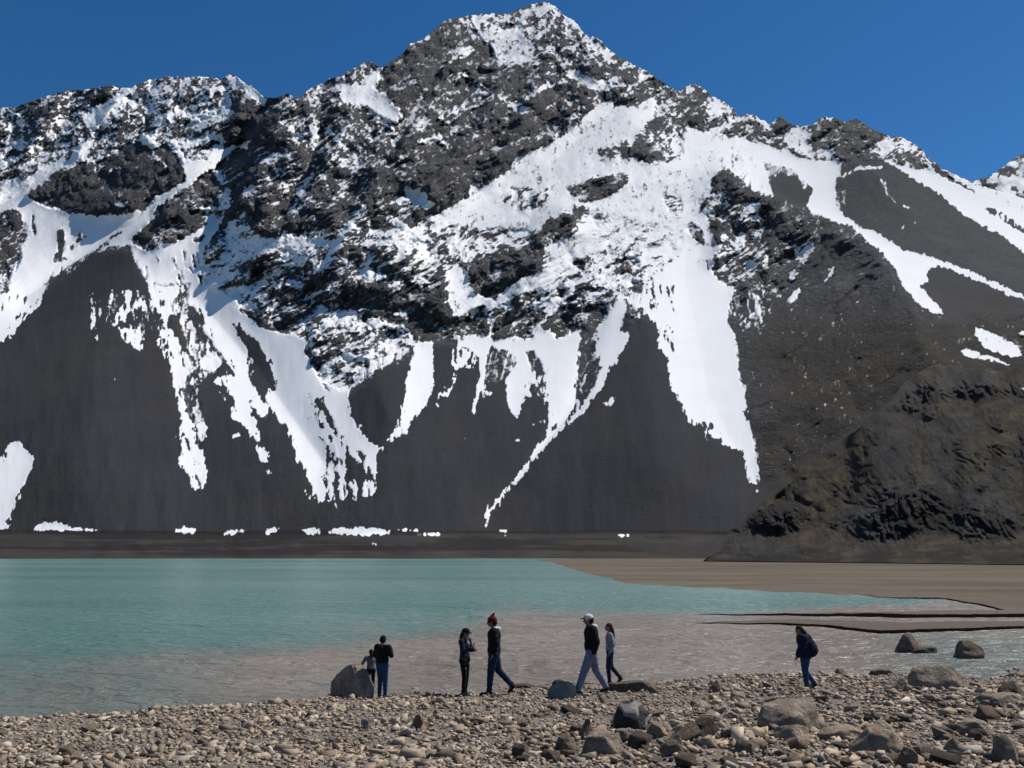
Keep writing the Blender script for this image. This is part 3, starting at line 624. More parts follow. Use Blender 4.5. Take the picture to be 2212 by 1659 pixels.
def build_spur():
    cols = np.concatenate([np.arange(1520, 2290, 2.0), np.arange(2300, 3600, 24)])
    px = [1520, 1556, 1575, 1608, 1640, 1688, 1741, 1800, 1841, 1880, 1921, 1945, 1968, 2000, 2025, 2075, 2140, 2212, 2290, 2600, 3600]
    py = [1210, 1190, 1147, 1122, 1092, 1056, 1012, 966, 936, 902, 869, 838, 814, 796, 789, 792, 797, 803, 800, 700, 560]
    base = np.interp(cols, [1480, 1560, 1700, 2212, 3600], [1210.5, 1211.5, 1213, 1219, 1228])
    sk = np.minimum(np.interp(cols, px, py) + (fbm(cols, cols * 0, 20, 4, .6, 500) - .5) * 11 * np.clip((cols - 1560) / 60, 0, 1), base - .8)
    NV = 300; s = np.linspace(0, 1, NV)[:, None]
    V = base[None] + (sk - base)[None] * s; U = np.repeat(cols[None], NV, 0)
    dx, t = rays(U, V)
    h = np.clip((1175 - V) / 40, 0, 1)
    m = .22 + .42 * h + (fbm(U, V, 90, 3, .5, 510) - .5) * .35 * h
    m = np.maximum(m, t + .13)
    g = 1 / (m - t)
    lnY = np.zeros_like(t); lnY[1:] = np.cumsum(.5 * (g[1:] + g[:-1]) * np.diff(t, axis=0), axis=0)
    Y0 = (EYE - .3) / -rays(U[0], base)[1]
    # the spur swings towards the viewer to the right; outcrops low down
    def blob(cx, cy, rx, ry): return np.exp(-(((U - cx) / rx) ** 2 + ((V - cy) / ry) ** 2) ** 1.5)
    out = blob(1680, 1118, 55, 30) + blob(1960, 1090, 70, 55) + blob(1900, 1135, 60, 35) + blob(2120, 1130, 60, 45) + .6 * blob(1960, 855, 50, 30) + .7 * blob(2080, 830, 140, 26)
    out = np.clip(out, 0, 1)
    rough = .20 + .55 * out
    d = np.zeros_like(U); wl = 70.0
    wo = (fbm(U, V, 40, 3, .6, 525) - .5) * 40
    for kx in range(7):
        d += (fbm(U + wo, V + wo * .7 - U * .35, wl, 1, .5, 530 + kx, ridged=(kx % 2 == 1)) - .5) * wl / F * (.35 if kx < 2 else (1.0 if kx < 3 else 2.1) * rough)
        wl *= .55
    d -= out * .03
    fold = (fbm((U + V * .8), V * .3 - U * .2, 60, 3, .5, 560) - .5) * .03 * h
    ramp = np.clip(s * 12, 0.0, 1) * np.clip((1 - s) * 12, .04, 1)
    Y = Y0[None] * np.exp(lnY + (d + fold) * ramp)
    S = sample(SNOW, U, V); snow = np.clip((S - .5) * 3 + .5, 0, 1) * (U > 1940)
    snow = np.maximum(snow, (V < 900) * (U > 2230) * (fbm(U, V * 2, 60, 3, .5, 570) > .62))
    brown = np.clip(.55 + (fbm(U, V, 80, 3, .55, 580) - .35) * 2.2, 0, 1) * (1 - .7 * out)
    tri = np.zeros(U.shape, bool); wu = U + (fbm(U, V, 18, 3, .6, 591) - .5) * 26; wv = V + (fbm(U, V, 18, 3, .6, 592) - .5) * 18
    for Q in ([(1600, 1146), (1640, 1115), (1688, 1066), (1708, 1078), (1762, 1112), (1722, 1132), (1660, 1150)], [(1880, 1118), (1930, 1050), (1985, 1062), (2010, 1040), (2100, 1080), (2080, 1150), (1900, 1165)], [(2100, 1120), (2150, 1095), (2212, 1140), (2150, 1180)]):
        ins = np.zeros(U.shape, bool)
        for (ax, ay), (bx_, by_) in zip(Q, Q[1:] + Q[:1]):
            if ay != by_: ins ^= ((wv < ay) != (wv < by_)) & (wu < (bx_ - ax) * (wv - ay) / (by_ - ay) + ax)
        tri |= ins
    dark = np.maximum(tri * .6, np.clip((fbm(U, V, 34, 4, .65, 593) - .54) * 4, 0, .45))
    dark = np.maximum(dark, np.clip((V - 1168) / 20, 0, 1) * np.clip((fbm(U * .2, V, 14, 3, .6, 594) - .35) * 3, 0, .7))
    X, Z = dx * Y, EYE + t * Y
    bx, by, bz = [X], [Y], [Z]
    for j, f in enumerate((.01, .04, .12, .3)):
        bx.append((X[-1] * (1 + f))[None]); by.append((Y[-1] * (1 + f))[None]); bz.append((Z[-1] - Y[-1] * f * .3)[None])
    X, Y, Z = np.concatenate(bx), np.concatenate(by), np.concatenate(bz)
    rep = lambda a: np.concatenate([a] + [a[-1:]] * 4)
    me = grid_mesh('hill', X, Y, Z, mountain_material('hill_earth_and_rock', 2.2, .6, ((.110, .086, .052), (.058, .049, .040))))
    vattr(me, 'cover', np.stack([rep(snow), rep(brown), rep(np.clip(out * .6 + .1, 0, .7)), rep(1 - dark)], -1))
    meta(link(bpy.data.objects.new('hill', me)), 'brown rocky spur running down to the right shore', 'hill', kind='structure')

build_mountain()
build_far_peak()
build_spur()

# ------------------------------------------------------------------ lake
def pin(P, x, y):
    ins = np.zeros(x.shape, bool)
    for (ax, ay), (bx, by) in zip(P, P[1:] + P[:1]):
        if ay == by: continue
        ins ^= ((y < ay) != (y < by)) & (x < (bx - ax) * (y - ay) / (by - ay) + ax)
    return ins

def build_lake():
    m = M('lake_water', .32, .45)
    a = m.attr('silt')
    tc = m.coord((1, 1, 1))
    n = m.noise(m.coord((.5, .8, 1)), .28, 6, .7, .5)
    f = m.mr(m.math('ADD', a[0], m.math('MULTIPLY', m.math('SUBTRACT', n, .5), .7)), .15, .85, 0, 1, True)
    turq = m.mix(m.mr(m.noise(m.coord((.3, 1, 1)), .02, 4, .6), .4, .6), (.078, .168, .150), (.130, .225, .205))
    silt = m.mix(m.mr(n, .4, .6), (.185, .153, .126), (.235, .20, .168))
    grey = (.118, .155, .135)
    c = m.mix(f, turq, silt)
    c = m.mix(a[1], c, grey)
    m.color(c)
    m.b.inputs['IOR'].default_value = 1.33
    w1 = m.noise(m.coord((1.0, 1.5, 1)), 1.6, 4, .6, .5); w2 = m.noise(m.coord((.35, .6, 1)), 1.0, 4, .6, .6)
    m.bump(m.math('ADD', w1, m.math('MULTIPLY', w2, 2.2)), 1.0, .26)
    ys = np.concatenate([1198.5 + np.geomspace(.3, 460, 240), [1700, 1800, 2100, 2600]])
    xs = np.concatenate([np.arange(-4000, -100, 150), np.arange(-100, 2320, 12), np.arange(2400, 6500, 150)])
    U, V = np.meshgrid(xs, ys)
    X, Y = flat_pt(U, V); Z = np.zeros_like(X)
    bnd = np.interp(U, [-200, 0, 250, 450, 700, 850, 1000, 1080, 1150, 1300, 1600, 1900, 2212], [1450, 1440, 1424, 1402, 1388, 1372, 1345, 1318, 1308, 1318, 1330, 1305, 1300])
    bnd = bnd + (fbm(U, V * 3, 160, 5, .65, 600) - .5) * 70 * np.interp(U, [900, 1300], [1, .45])
    wid = np.interp(U, [0, 400, 1000, 1400], [120, 80, 90, 22])
    f = np.clip((V - bnd) / wid + .5, 0, 1)
    f *= np.clip(.8 + (U - 200) / 600, .65, 1)
    g = np.clip((V - 1480 + (U - 300) * .05) / 60, 0, 1) * np.clip(1.1 - U / 1000, 0, 1) * .8
    g = np.maximum(g, np.clip((560 - U) / 300, 0, .9) * f)
    g = np.maximum(g, np.clip((U - 1850) / 200, 0, 1) * np.clip((V - 1365) / 20, 0, 1) * .7)
    me = grid_mesh('lake', X, Y, Z, m.m, flip=True)
    vattr(me, 'silt', np.stack([f, g, f * 0, f * 0 + 1], -1))
    meta(link(bpy.data.objects.new('lake', me)), 'turquoise glacial lake turning brown with silt near the shore', 'lake', kind='structure')
build_lake()

# ------------------------------------------------------------------ sand flats
def sand_material(name, a, b, wet):
    m = M(name, 1.0, 0.0)
    n = m.noise(m.coord((.16, .4, 1)), .22, 6, .65, .8); n2 = m.noise(m.coord((1, 1, 1)), 1.5, 5, .65); n3 = m.noise(m.coord((.03, .2, 1)), .2, 3, .5)
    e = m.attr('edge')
    c = m.mix(m.mr(n, .35, .65), a, b)
    c = m.mix(m.mr(n2, .4, .75, 0, .5), c, tuple(v * .7 for v in a))
    c = m.mix(m.mr(n3, .52, .64, 0, .6), c, wet)
    c = m.mix(m.mr(e[0], .1, .5), c, (.006, .005, .004))  # cut edge painted near black: wet mud plus the shade on its face
    m.color(c); m.bump(n2, .5, .05)
    return m.m

def sheet(name, label, P, mat, height, nx, rows, seed, lip=1.6, cut=None):
    """a low flat of sand: P is its outline in view pixels, raised above the lake with a cut edge"""
    xs = np.linspace(min(p[0] for p in P) - 10, max(p[0] for p in P) + 10, nx)
    ys = np.linspace(rows[0], rows[1], rows[2])
    U, V = np.meshgrid(xs, ys)
    wob = (fbm(U, V * 4, 70, 4, .6, seed) - .5) * np.interp(V, [1210, 1250, 1320, 1360], [2.5, 11, 6, 5])
    d = np.full(U.shape, 1e9)
    for (ax, ay), (bx, by) in zip(P, P[1:] + P[:1]):
        dx, dy = (bx - ax) * .12, by - ay
        t = np.clip(((U - ax) * .12 * dx + (V + wob - ay) * dy) / (dx * dx + dy * dy + 1e-9), 0, 1)
        d = np.minimum(d, np.hypot((U - ax) * .12 - t * dx, V + wob - ay - t * dy))
    d = np.where(pin(P, U, V + wob), d, -d)
    X, Y = flat_pt(U, V)
    lipw = lip * (.5 + 1.0 * fbm(U, V * 0, 90, 3, .6, seed + 5))
    lipw = lipw * (.35 + .65 * np.clip((U - 1560) / 340, 0, 1)); height = height * (.35 + .65 * np.clip((U - 1560) / 340, 0, 1))
    Z = np.clip(d / lipw, -1.5, 1) * height + np.clip(d, 0, 30) / 30 * height * .5 + (fbm(X * .3, Y, 9, 3, .5, seed + 9) - .5) * height * .5 * (d > 0)
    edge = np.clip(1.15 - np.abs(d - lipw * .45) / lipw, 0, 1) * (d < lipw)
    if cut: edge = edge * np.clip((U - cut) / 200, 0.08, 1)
    me = grid_mesh(name, X, Y, Z, mat, flip=True)
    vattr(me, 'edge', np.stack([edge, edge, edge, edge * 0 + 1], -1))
    meta(link(bpy.data.objects.new(name, me)), label, 'sand', kind='structure')

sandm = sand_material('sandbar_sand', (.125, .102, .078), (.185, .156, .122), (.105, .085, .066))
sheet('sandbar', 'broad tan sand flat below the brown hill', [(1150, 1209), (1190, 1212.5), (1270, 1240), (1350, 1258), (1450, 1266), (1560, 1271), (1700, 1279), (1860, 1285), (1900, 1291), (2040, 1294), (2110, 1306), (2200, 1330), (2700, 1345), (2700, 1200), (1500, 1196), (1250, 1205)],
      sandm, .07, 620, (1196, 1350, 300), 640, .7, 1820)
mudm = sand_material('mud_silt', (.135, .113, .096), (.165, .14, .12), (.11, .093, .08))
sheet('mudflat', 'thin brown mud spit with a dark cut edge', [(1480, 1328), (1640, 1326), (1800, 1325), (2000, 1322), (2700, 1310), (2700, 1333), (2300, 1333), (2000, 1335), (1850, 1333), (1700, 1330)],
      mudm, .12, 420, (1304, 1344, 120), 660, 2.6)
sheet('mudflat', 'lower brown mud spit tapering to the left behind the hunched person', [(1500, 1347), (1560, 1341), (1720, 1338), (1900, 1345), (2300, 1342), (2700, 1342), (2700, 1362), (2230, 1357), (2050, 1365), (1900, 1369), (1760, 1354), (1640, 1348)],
      mudm, .08, 420, (1330, 1380, 120), 680, 2.2)

# ------------------------------------------------------------------ near shore
SHORE = [(-400, 1590), (-100, 1566), (0, 1556), (100, 1548), (200, 1540), (350, 1530), (500, 1519), (620, 1510), (700, 1505), (850, 1499), (980, 1494), (1100, 1489), (1250, 1485), (1400, 1478), (1500, 1466), (1600, 1455), (1700, 1452), (1850, 1456),
         (2000, 1464), (2120, 1462), (2212, 1458), (2500, 1450), (2900, 1445)]
_sx, _sy = flat_pt([a for a, b in SHORE], [b for a, b in SHORE])
def ground_z(x, y):
    x = np.asarray(x, float); y = np.asarray(y, float)
    s = np.interp(x, _sx, _sy) - y
    s = s + (vn(x * .8 + 5, y * .8 + 50, 700) - .5) * 1.2
    z = np.where(s > 0, .085 * s, .16 * s)
    return z + (vn(x * 1.1 + 40, y * 1.1 + 80, 701) - .5) * .10 + (vn(x * .35 + 40, y * .35 + 80, 702) - .5) * .12

def on_ground(px, py):
    dx, t = rays(px, py); dx = float(dx); t = float(t)
    Y = np.arange(5.0, 60.0, .02)
    hit = EYE + t * Y <= np.maximum(ground_z(dx * Y, Y), 0.0)
    Y = float(Y[np.argmax(hit)])
    return dx * Y, Y, float(ground_z(dx * Y, Y))

def build_shore():
    m = M('shore_gravel', .95, .15)
    n = m.noise(m.coord(), 9, 6, .7); n2 = m.noise(m.coord(), 1.2, 4, .6)
    v = m.n.new('ShaderNodeTexVoronoi'); v.inputs['Scale'].default_value = 22; m.l(m.coord(), v.inputs['Vector'])
    sp = m.n.new('ShaderNodeSeparateColor'); m.l(v.outputs['Color'], sp.inputs[0])
    c = m.mix(m.mr(sp.outputs[0], .1, .9), (.14, .115, .092), (.29, .245, .20))
    c = m.mix(m.mr(n2, .4, .6, 0, .5), c, (.17, .142, .115))
    m.color(c)
    m.bump(m.math('SUBTRACT', n, v.outputs['Distance']), 1.0, .03)
    xs = np.concatenate([np.arange(-60, -16, 1.5), np.arange(-16, 18, .12), np.arange(18, 60, 1.5)])
    ys = np.concatenate([np.arange(-40, 5, 1.5), np.arange(5, 25, .12), np.arange(25, 34, .5)])
    X, Y = np.meshgrid(xs, ys)
    Z = ground_z(X, Y) + (fbm(X, Y, .5, 3, .5, 710) - .5) * .05
    me = grid_mesh('shore', X, Y, Z, m.m)
    meta(link(bpy.data.objects.new('shore', me)), 'stony bank sloping to the water', 'shore', kind='structure')
build_shore()

# ------------------------------------------------------------------ stones
def stone_material(name):
    m = M(name, .9, .2)
    a = m.attr('tone')
    oi = m.n.new('ShaderNodeObjectInfo')
    n = m.noise(m.coord((1, 1, 1)), 22, 5, .7); n2 = m.noise(m.coord((1, 1, 1)), 5, 4, .6)
    return m, a, oi, n, n2

def hull_stone(rng, pts=16, flat=.6, sub=0):
    bm = bmesh.new()
    box = rng.rand() < .8
    for k in range(8 + pts % 3 if box else pts):
        v = rng.normal(size=3); v /= np.linalg.norm(v)
        v *= rng.uniform(.72, 1.05)
        if box and k < 8:
            v = np.array([(k & 1) * 2 - 1, ((k >> 1) & 1) * 2 - 1, ((k >> 2) & 1) * 2 - 1]) * rng.uniform(.42, .85, 3)
        elif box: v *= .9
        bm.verts.new((v[0] * rng.uniform(.9, 1.1), v[1] * .8, v[2] * flat))
    r = bmesh.ops.convex_hull(bm, input=bm.verts)
    junk = [g for g in set(r['geom_interior'] + r['geom_unused']) if isinstance(g, bmesh.types.BMVert)]
    if junk: bmesh.ops.delete(bm, geom=junk, context='VERTS')
    bmesh.ops.triangulate(bm, faces=bm.faces)
    bm.verts.ensure_lookup_table()
    V = np.array([v.co[:] for v in bm.verts]); T = np.array([[v.index for v in f.verts] for f in bm.faces])
    bm.free()
    return V, T

rng = np.random.RandomState(5)
PROTO = [hull_stone(rng, rng.randint(6, 10), rng.uniform(.35, .75)) for _ in range(48)]
STONE_PAL = np.array([(.31, .27, .235), (.27, .235, .20), (.36, .32, .28), (.21, .18, .155), (.30, .245, .195), (.25, .235, .225), (.40, .365, .325), (.145, .120, .105), (.28, .225, .20), (.33, .29, .23)])

def rot(rng, tilt):
    a = rng.uniform(0, 2 * math.pi); t = rng.normal() * tilt; b = rng.uniform(0, 2 * math.pi)
    Rz = np.array([[math.cos(a), -math.sin(a), 0], [math.sin(a), math.cos(a), 0], [0, 0, 1]])
    Rx = np.array([[1, 0, 0], [0, math.cos(t), -math.sin(t)], [0, math.sin(t), math.cos(t)]])
    Rb = np.array([[math.cos(b), -math.sin(b), 0], [math.sin(b), math.cos(b), 0], [0, 0, 1]])
    return Rb @ Rx @ Rz

def in_view(x, y, margin=0.0):
    return y > 8.6 and abs(x) < .585 * y + .5 + margin

def build_stones():
    m, a, oi, n, n2 = stone_material('shingle_stone')
    at = m.n.new('ShaderNodeAttribute'); at.attribute_name = 'tone'
    c = m.mix(m.mr(n, .3, .7, 0, .55), at.outputs['Color'], m.mix(.5, at.outputs['Color'], (.10, .085, .07)))
    m.color(c); m.bump(n, .5, .012)
    # one mesh of shingle too many to count
    r = np.random.RandomState(11)
    VV, TT, CC, off = [], [], [], 0
    N = 43000
    cnt = 0
    while cnt < N:
        y = 7.0 + 19 * r.rand() ** 1.15
        x = (r.rand() * 2 - 1) * (.585 * y + 4.5)
        s = np.interp(x, _sx, _sy) - y
        if s < -1.0 or (s < 0 and r.rand() < .75): continue
        z = float(ground_z(x, y))
        # patches of coarser stone, coarser to the right foreground
        coarse = .75 + .55 * vn(np.array(x * .6 + 90), np.array(y * .9 + 20), 720) + .25 * np.clip((x - 0) / 8, 0, 1)
        clump = vn(np.array(x * .9 + 30), np.array(y * 1.3 + 60), 725)
        size = .030 * math.exp(r.normal() * .52) * (.65 + .35 * coarse)
        if clump < .35 and size > .045: continue
        size = min(size, .12)
        V, T = PROTO[r.randint(len(PROTO))]
        P = (V * size * np.array([1.35, .95, .85])) @ rot(r, .55).T
        P = P + (x, y, z + size * r.uniform(-.1, .4) + .01)
        VV.append(P); TT.append(T + off); off += len(V)
        col = STONE_PAL[r.choice(10, p=[.17, .15, .10, .11, .12, .12, .05, .07, .05, .06])] * np.array([1.66, 1.48, 1.25]) * r.uniform(.5, 1.15)
        if s < .5: col = col * .7
        CC.append(np.repeat(np.append(col, 1)[None], len(V), 0)); cnt += 1
    me = mesh_from('shingle', np.concatenate(VV), np.concatenate(TT), m.m)
    vattr(me, 'tone', np.concatenate(CC))
    meta(link(bpy.data.objects.new('shingle', me)), 'countless small tan and grey stones covering the near shore', 'shingle', kind='stuff')
    return m

stone_m = build_stones()

# rocks that can be told apart
def rock_mesh(name, seed, size, cuts=9, subdiv=4, rough=.05, profile=None, flat_top=False):
    """faceted boulder: sphere cut by planes, then roughened; size = half extents"""
    r = np.random.RandomState(seed)
    bm = bmesh.new()
    bmesh.ops.create_icosphere(bm, subdivisions=subdiv, radius=1.0)
    V = np.array([v.co[:] for v in bm.verts])
    T = np.array([[v.index for v in f.verts] for f in bm.faces]); bm.free()
    V = np.sign(V) * np.abs(V) ** .85
    for k in range(cuts):
        nrm = r.normal(size=3); nrm[2] = abs(nrm[2]) * .8; nrm /= np.linalg.norm(nrm)
        dd = r.uniform(.55, .88)
        h = V @ nrm - dd
        V = V - np.where(h > 0, h * .93, 0)[:, None] * nrm
    if profile is not None: V = profile(V)
    V = V + .0
    n = (fbm(V[:, 0] * 3 + 7, V[:, 1] * 3 + V[:, 2] * 2.3 + 11, 1.3, 4, .55, 800 + seed % 50) - .5)
    V = V * (1 + n[:, None] * rough * 5)
    return V * np.array(size), T

def rock_mat(name, a, b, vein=None):
    m = M(name, .88, .2)
    c0 = m.coord()
    n = m.noise(c0, 4, 6, .7); n2 = m.noise(c0, 18, 5, .7); n3 = m.noise(c0, 1.3, 3, .6, 1.0)
    c = m.mix(m.mr(n, .4, .6), tuple(v * .8 for v in a), b)
    c = m.mix(m.mr(n2, .45, .65, 0, .7), c, (a[0] * .5, a[1] * .45, a[2] * .4))
    c = m.mix(m.mr(n3, .52, .6, 0, .5), c, tuple(min(.6, v * 1.3) for v in b))
    c = m.mix(m.mr(m.noise(c0, 2.5, 5, .7, 1.5), .55, .62, 0, .55), c, (a[0] * .55, a[1] * .48, a[2] * .38))
    if vein:
        w = m.n.new('ShaderNodeTexWave'); w.wave_type = 'RINGS'; w.inputs['Scale'].default_value = vein; w.inputs['Distortion'].default_value = 3
        m.l(c0, w.inputs['Vector'])
        c = m.mix(m.mr(w.outputs[1], .82, .95), c, (.34, .31, .28))
    m.color(c); m.bump(m.math('ADD', n, m.math('MULTIPLY', n2, .6)), 1.0, .10)
    return m.m
RM = dict(tan=rock_mat('tan_rock', (0.380, 0.286, 0.202), (0.540, 0.419, 0.310)), grey=rock_mat('grey_rock', (0.310, 0.244, 0.181), (0.450, 0.364, 0.275)), dark=rock_mat('dark_rock', (0.120, 0.091, 0.067), (0.190, 0.147, 0.112)),
          pale=rock_mat('pale_rock', (0.420, 0.341, 0.262), (0.520, 0.434, 0.344)), vein=rock_mat('veined_rock', (0.055, 0.051, 0.049), (0.085, 0.078, 0.076), 1.4), brown=rock_mat('brown_rock', (0.220, 0.157, 0.112), (0.330, 0.244, 0.176)))

def wedge(V):
    V = V.copy()
    top = np.clip((V[:, 2] + .4) / 1.3, 0, 1)
    V[:, 0] = V[:, 0] * (1 - .72 * top) + .22 * top
    V[:, 1] = V[:, 1] * (1 - .45 * top)
    return V
def slab(V):
    V = V.copy(); V[:, 2] = np.clip(V[:, 2], -1, .55 + .15 * V[:, 0]); return V
def point(V):
    V = V.copy(); top = np.clip((V[:, 2] + .3) / 1.3, 0, 1); V[:, 0] = V[:, 0] * (1 - .55 * top) + .15 * top; V[:, 1] *= (1 - .4 * top); return V

def boulder(x0, x1, ytop, ybot, mat, label, seed, profile=None, cuts=9, depth=.8, water=False, sink=.25, rough=.05, name='boulder', group=None):
    cx = (x0 + x1) / 2
    if water: X, Y = flat_pt(cx, ybot); X = float(X); Y = float(Y); Z = 0.0
    else: X, Y, Z = on_ground(cx, ybot)
    hw = (x1 - x0) / 2 * Y / F * 1.05
    full = (ybot - ytop) * Y / F
    hh = full / (2 - 2 * sink) * 1.12
    V, T = rock_mesh(name, seed, (hw, hw * depth, hh), cuts, 4, rough, profile)
    V[:, 2] += hh - 2 * hh * sink
    me = mesh_from(name, V, T, RM[mat])
    o = link(bpy.data.objects.new(name, me)); o.location = (X, Y + hw * depth * .6, Z)
    meta(o, label, 'rock', group)
    return o

B = boulder

def big_wedge():
    X, Y, Z = on_ground(752, 1507)
    k = Y / F
    P = [(-50, 42, -8), (30, -26, -8), (50, 10, -8), (10, 75, -8), (-50, 46, 24), (-16, 22, 58), (3, 12, 61), (20, 18, 62), (12, 30, 62), (38, 14, 44), (49, 14, 16), (24, 50, 50), (33, -18, 14), (-20, 62, 30), (-36, 30, 40)]
    bm = bmesh.new()
    for p in P: bm.verts.new([v * k for v in p])
    r = bmesh.ops.convex_hull(bm, input=bm.verts)
    junk = [g for g in set(r['geom_interior'] + r['geom_unused']) if isinstance(g, bmesh.types.BMVert)]
    if junk: bmesh.ops.delete(bm, geom=junk, context='VERTS')
    bmesh.ops.bevel(bm, geom=bm.edges[:], offset=.045, segments=2, affect='EDGES', clamp_overlap=True)
    bmesh.ops.triangulate(bm, faces=bm.faces)
    bmesh.ops.subdivide_edges(bm, edges=bm.edges, cuts=3, use_grid_fill=True)
    for v in bm.verts:
        a, b, c = v.co
        n = float(fbm(np.array([a * 4 + b * 2 + 5]), np.array([c * 4 - b * 3 + 9]), 1.0, 4, .6, 830)[0]) - .5
        v.co += v.co.normalized() * n * .06
    me = bpy.data.meshes.new('boulder'); bm.to_mesh(me); bm.free(); me.materials.append(RM['tan'])
    o = link(bpy.data.objects.new('boulder', me)); o.location = (X, Y + .15, Z)
    meta(o, 'largest wedge shaped boulder, dark on its left face, beside the child', 'rock')
big_wedge()
B(1187, 1244, 1481, 1512, 'pale', 'pale rounded boulder in front of the man in the white cap', 22, None, 5, .8, rough=.04)
B(1320, 1424, 1471, 1496, 'dark', 'long dark low rock to the right of the woman in grey', 23, slab, 8, .45)
B(1324, 1409, 1526, 1577, 'vein', 'dark dome shaped boulder crossed by pale veins', 24, None, 8, .8)
B(1257, 1347, 1582, 1632, 'grey', 'smooth grey boulder in the foreground below the veined boulder', 25, slab, 8, .8)
B(1200, 1243, 1593, 1622, 'brown', 'small brown rock left of the smooth grey foreground boulder', 26)
B(1247, 1290, 1563, 1596, 'brown', 'brown rock leaning between the veined and the smooth grey boulder', 27, point)
B(1327, 1372, 1574, 1600, 'grey', 'low grey rock just under the veined boulder', 28, slab)
B(1648, 1770, 1514, 1584, 'grey', 'big grey slab with a shaded overhang, below the hunched person', 29, slab, 7, .9)
B(1672, 1752, 1568, 1603, 'tan', 'rounded tan rock tucked under the big grey slab', 30)
B(1851, 1960, 1572, 1631, 'tan', 'large tan rock rising to a point in the right foreground', 31, point, 7, .8)
B(1983, 2102, 1446, 1492, 'grey', 'pale grey long boulder near the water at right', 32, None, 6, .6, rough=.04)
B(1881, 1932, 1441, 1459, 'brown', 'brown flat rock at the water edge left of the pale grey long boulder', 33, slab)
B(1800, 1842, 1438, 1456, 'brown', 'small peaked brown rock at the water edge right of the hunched person', 34, point)
B(1930, 1969, 1468, 1492, 'tan', 'small tan peaked rock left of the pale grey long boulder', 35, point)
B(2163, 2228, 1478, 1510, 'dark', 'dark rock cut by the right edge of the view', 36)
B(1938, 1992, 1374, 1409, 'brown', 'dark rock standing in the shallow water, the left one', 37, None, 8, .7, True)
B(1975, 2032, 1397, 1411, 'dark', 'low dark shelf of rock in the water right of the standing rock', 38, slab, 8, .5, True)
B(2068, 2132, 1390, 1422, 'brown', 'dark broken rock in the shallow water nearest the right edge', 39, None, 9, .7, True)
B(1778, 1888, 1571, 1600, 'tan', 'long flat tan slab between two large rocks in the right foreground', 40, slab, 8, .6)
B(1484, 1566, 1558, 1597, 'dark', 'dark angular rock left of the big grey slab', 41)
B(2045, 2087, 1589, 1630, 'tan', 'narrow upright tan wedge in the right foreground', 42, point)
B(2085, 2150, 1556, 1588, 'tan', 'tan slab behind the narrow upright wedge', 43, slab)
B(1533, 1559, 1472, 1494, 'brown', 'small dark brown rock near the water left of the hunched person', 44, point)
B(889, 917, 1549, 1577, 'brown', 'lone dark brown rock in the left half of the shingle', 45)
B(780, 806, 1549, 1577, 'pale', 'lone pale rock in the left half of the shingle', 46, slab)
B(1107, 1142, 1608, 1638, 'dark', 'dark foreground rock below the walker in the red hat', 47)
B(1195, 1232, 1471, 1484, 'dark', 'small dark rock perched behind the pale rounded boulder', 48, None, 9, .6, name='rock')
B(1105, 1146, 1477, 1486, 'dark', 'thin dark flat rock behind the feet of the walker in the red hat', 49, slab, name='rock')
B(1395, 1450, 1568, 1592, 'tan', 'tan rock right of the veined boulder', 50)
B(1430, 1490, 1590, 1630, 'brown', 'brown slanted rock in the foreground below the dark angular rock', 51, point)
B(2130, 2212, 1500, 1522, 'grey', 'flat grey rock in front of the dark rock at the right edge', 52, slab)
B(2150, 2215, 1600, 1650, 'grey', 'grey boulder in the lower right corner', 53)
B(1940, 1985, 1625, 1659, 'brown', 'brown rock at the bottom below the large pointed rock', 54)

# the largest shingle stones, one object each
def build_cobbles():
    r = np.random.RandomState(31)
    protos = []
    for k in range(14):
        V, T = hull_stone(r, r.randint(12, 20), r.uniform(.45, .75))
        # bevel-ish refinement
        me = mesh_from('stone', V, T, None)
        bm = bmesh.new(); bm.from_mesh(me)
        bmesh.ops.bevel(bm, geom=bm.edges[:], offset=.045, segments=1, affect='EDGES', clamp_overlap=True)
        bm.to_mesh(me); bm.free()
        a = ['tan', 'grey', 'tan', 'brown', 'tan', 'pale', 'grey', 'brown', 'tan', 'dark', 'tan', 'grey', 'tan', 'brown'][k]
        me.materials.append(RM[a]); protos.append(me)
    kinds = ['tan', 'grey', 'tan', 'brown', 'tan', 'pale', 'grey', 'brown', 'tan', 'dark', 'tan', 'grey', 'tan', 'brown']
    first = {}
    n = 0
    while n < 280:
        py = 1485 + 172 * r.rand() ** .75; px = r.uniform(-20, 2230)
        if px < 1000 and r.rand() < .55: continue
        dx, t = rays(px, py); Y = EYE / -float(t); 
        X, Y, Z = on_ground(px, py)
        if np.interp(X, _sx, _sy) - Y < .25: continue
        k = r.randint(14)
        s = .066 * math.exp(r.normal() * .36) * (1.18 if px > 1150 else .85)
        if k in first:
            o = first[k].copy()
        else:
            o = bpy.data.objects.new('stone', protos[k]); first[k] = o
        COL.objects.link(o)
        o.location = (X, Y, Z + s * .3); o.scale = (s * r.uniform(1, 1.5), s, s * r.uniform(.7, 1.1))
        o.rotation_euler = (r.normal() * .3, r.normal() * .3, r.uniform(0, 6.28))
        o['label'] = 'angular %s stone among the shingle of the near shore' % kinds[k]
        o['category'] = 'stone'; o['group'] = 'larger %s stones lying in the shingle' % kinds[k]
        n += 1
build_cobbles()

# ------------------------------------------------------------------ people
_ico = {}
def ico(sub):
    if sub not in _ico:
        bm = bmesh.new(); bmesh.ops.create_icosphere(bm, subdivisions=sub, radius=1.0)
        _ico[sub] = (np.array([v.co[:] for v in bm.verts]), np.array([[v.index for v in f.verts] for f in bm.faces])); bm.free()
    return _ico[sub]

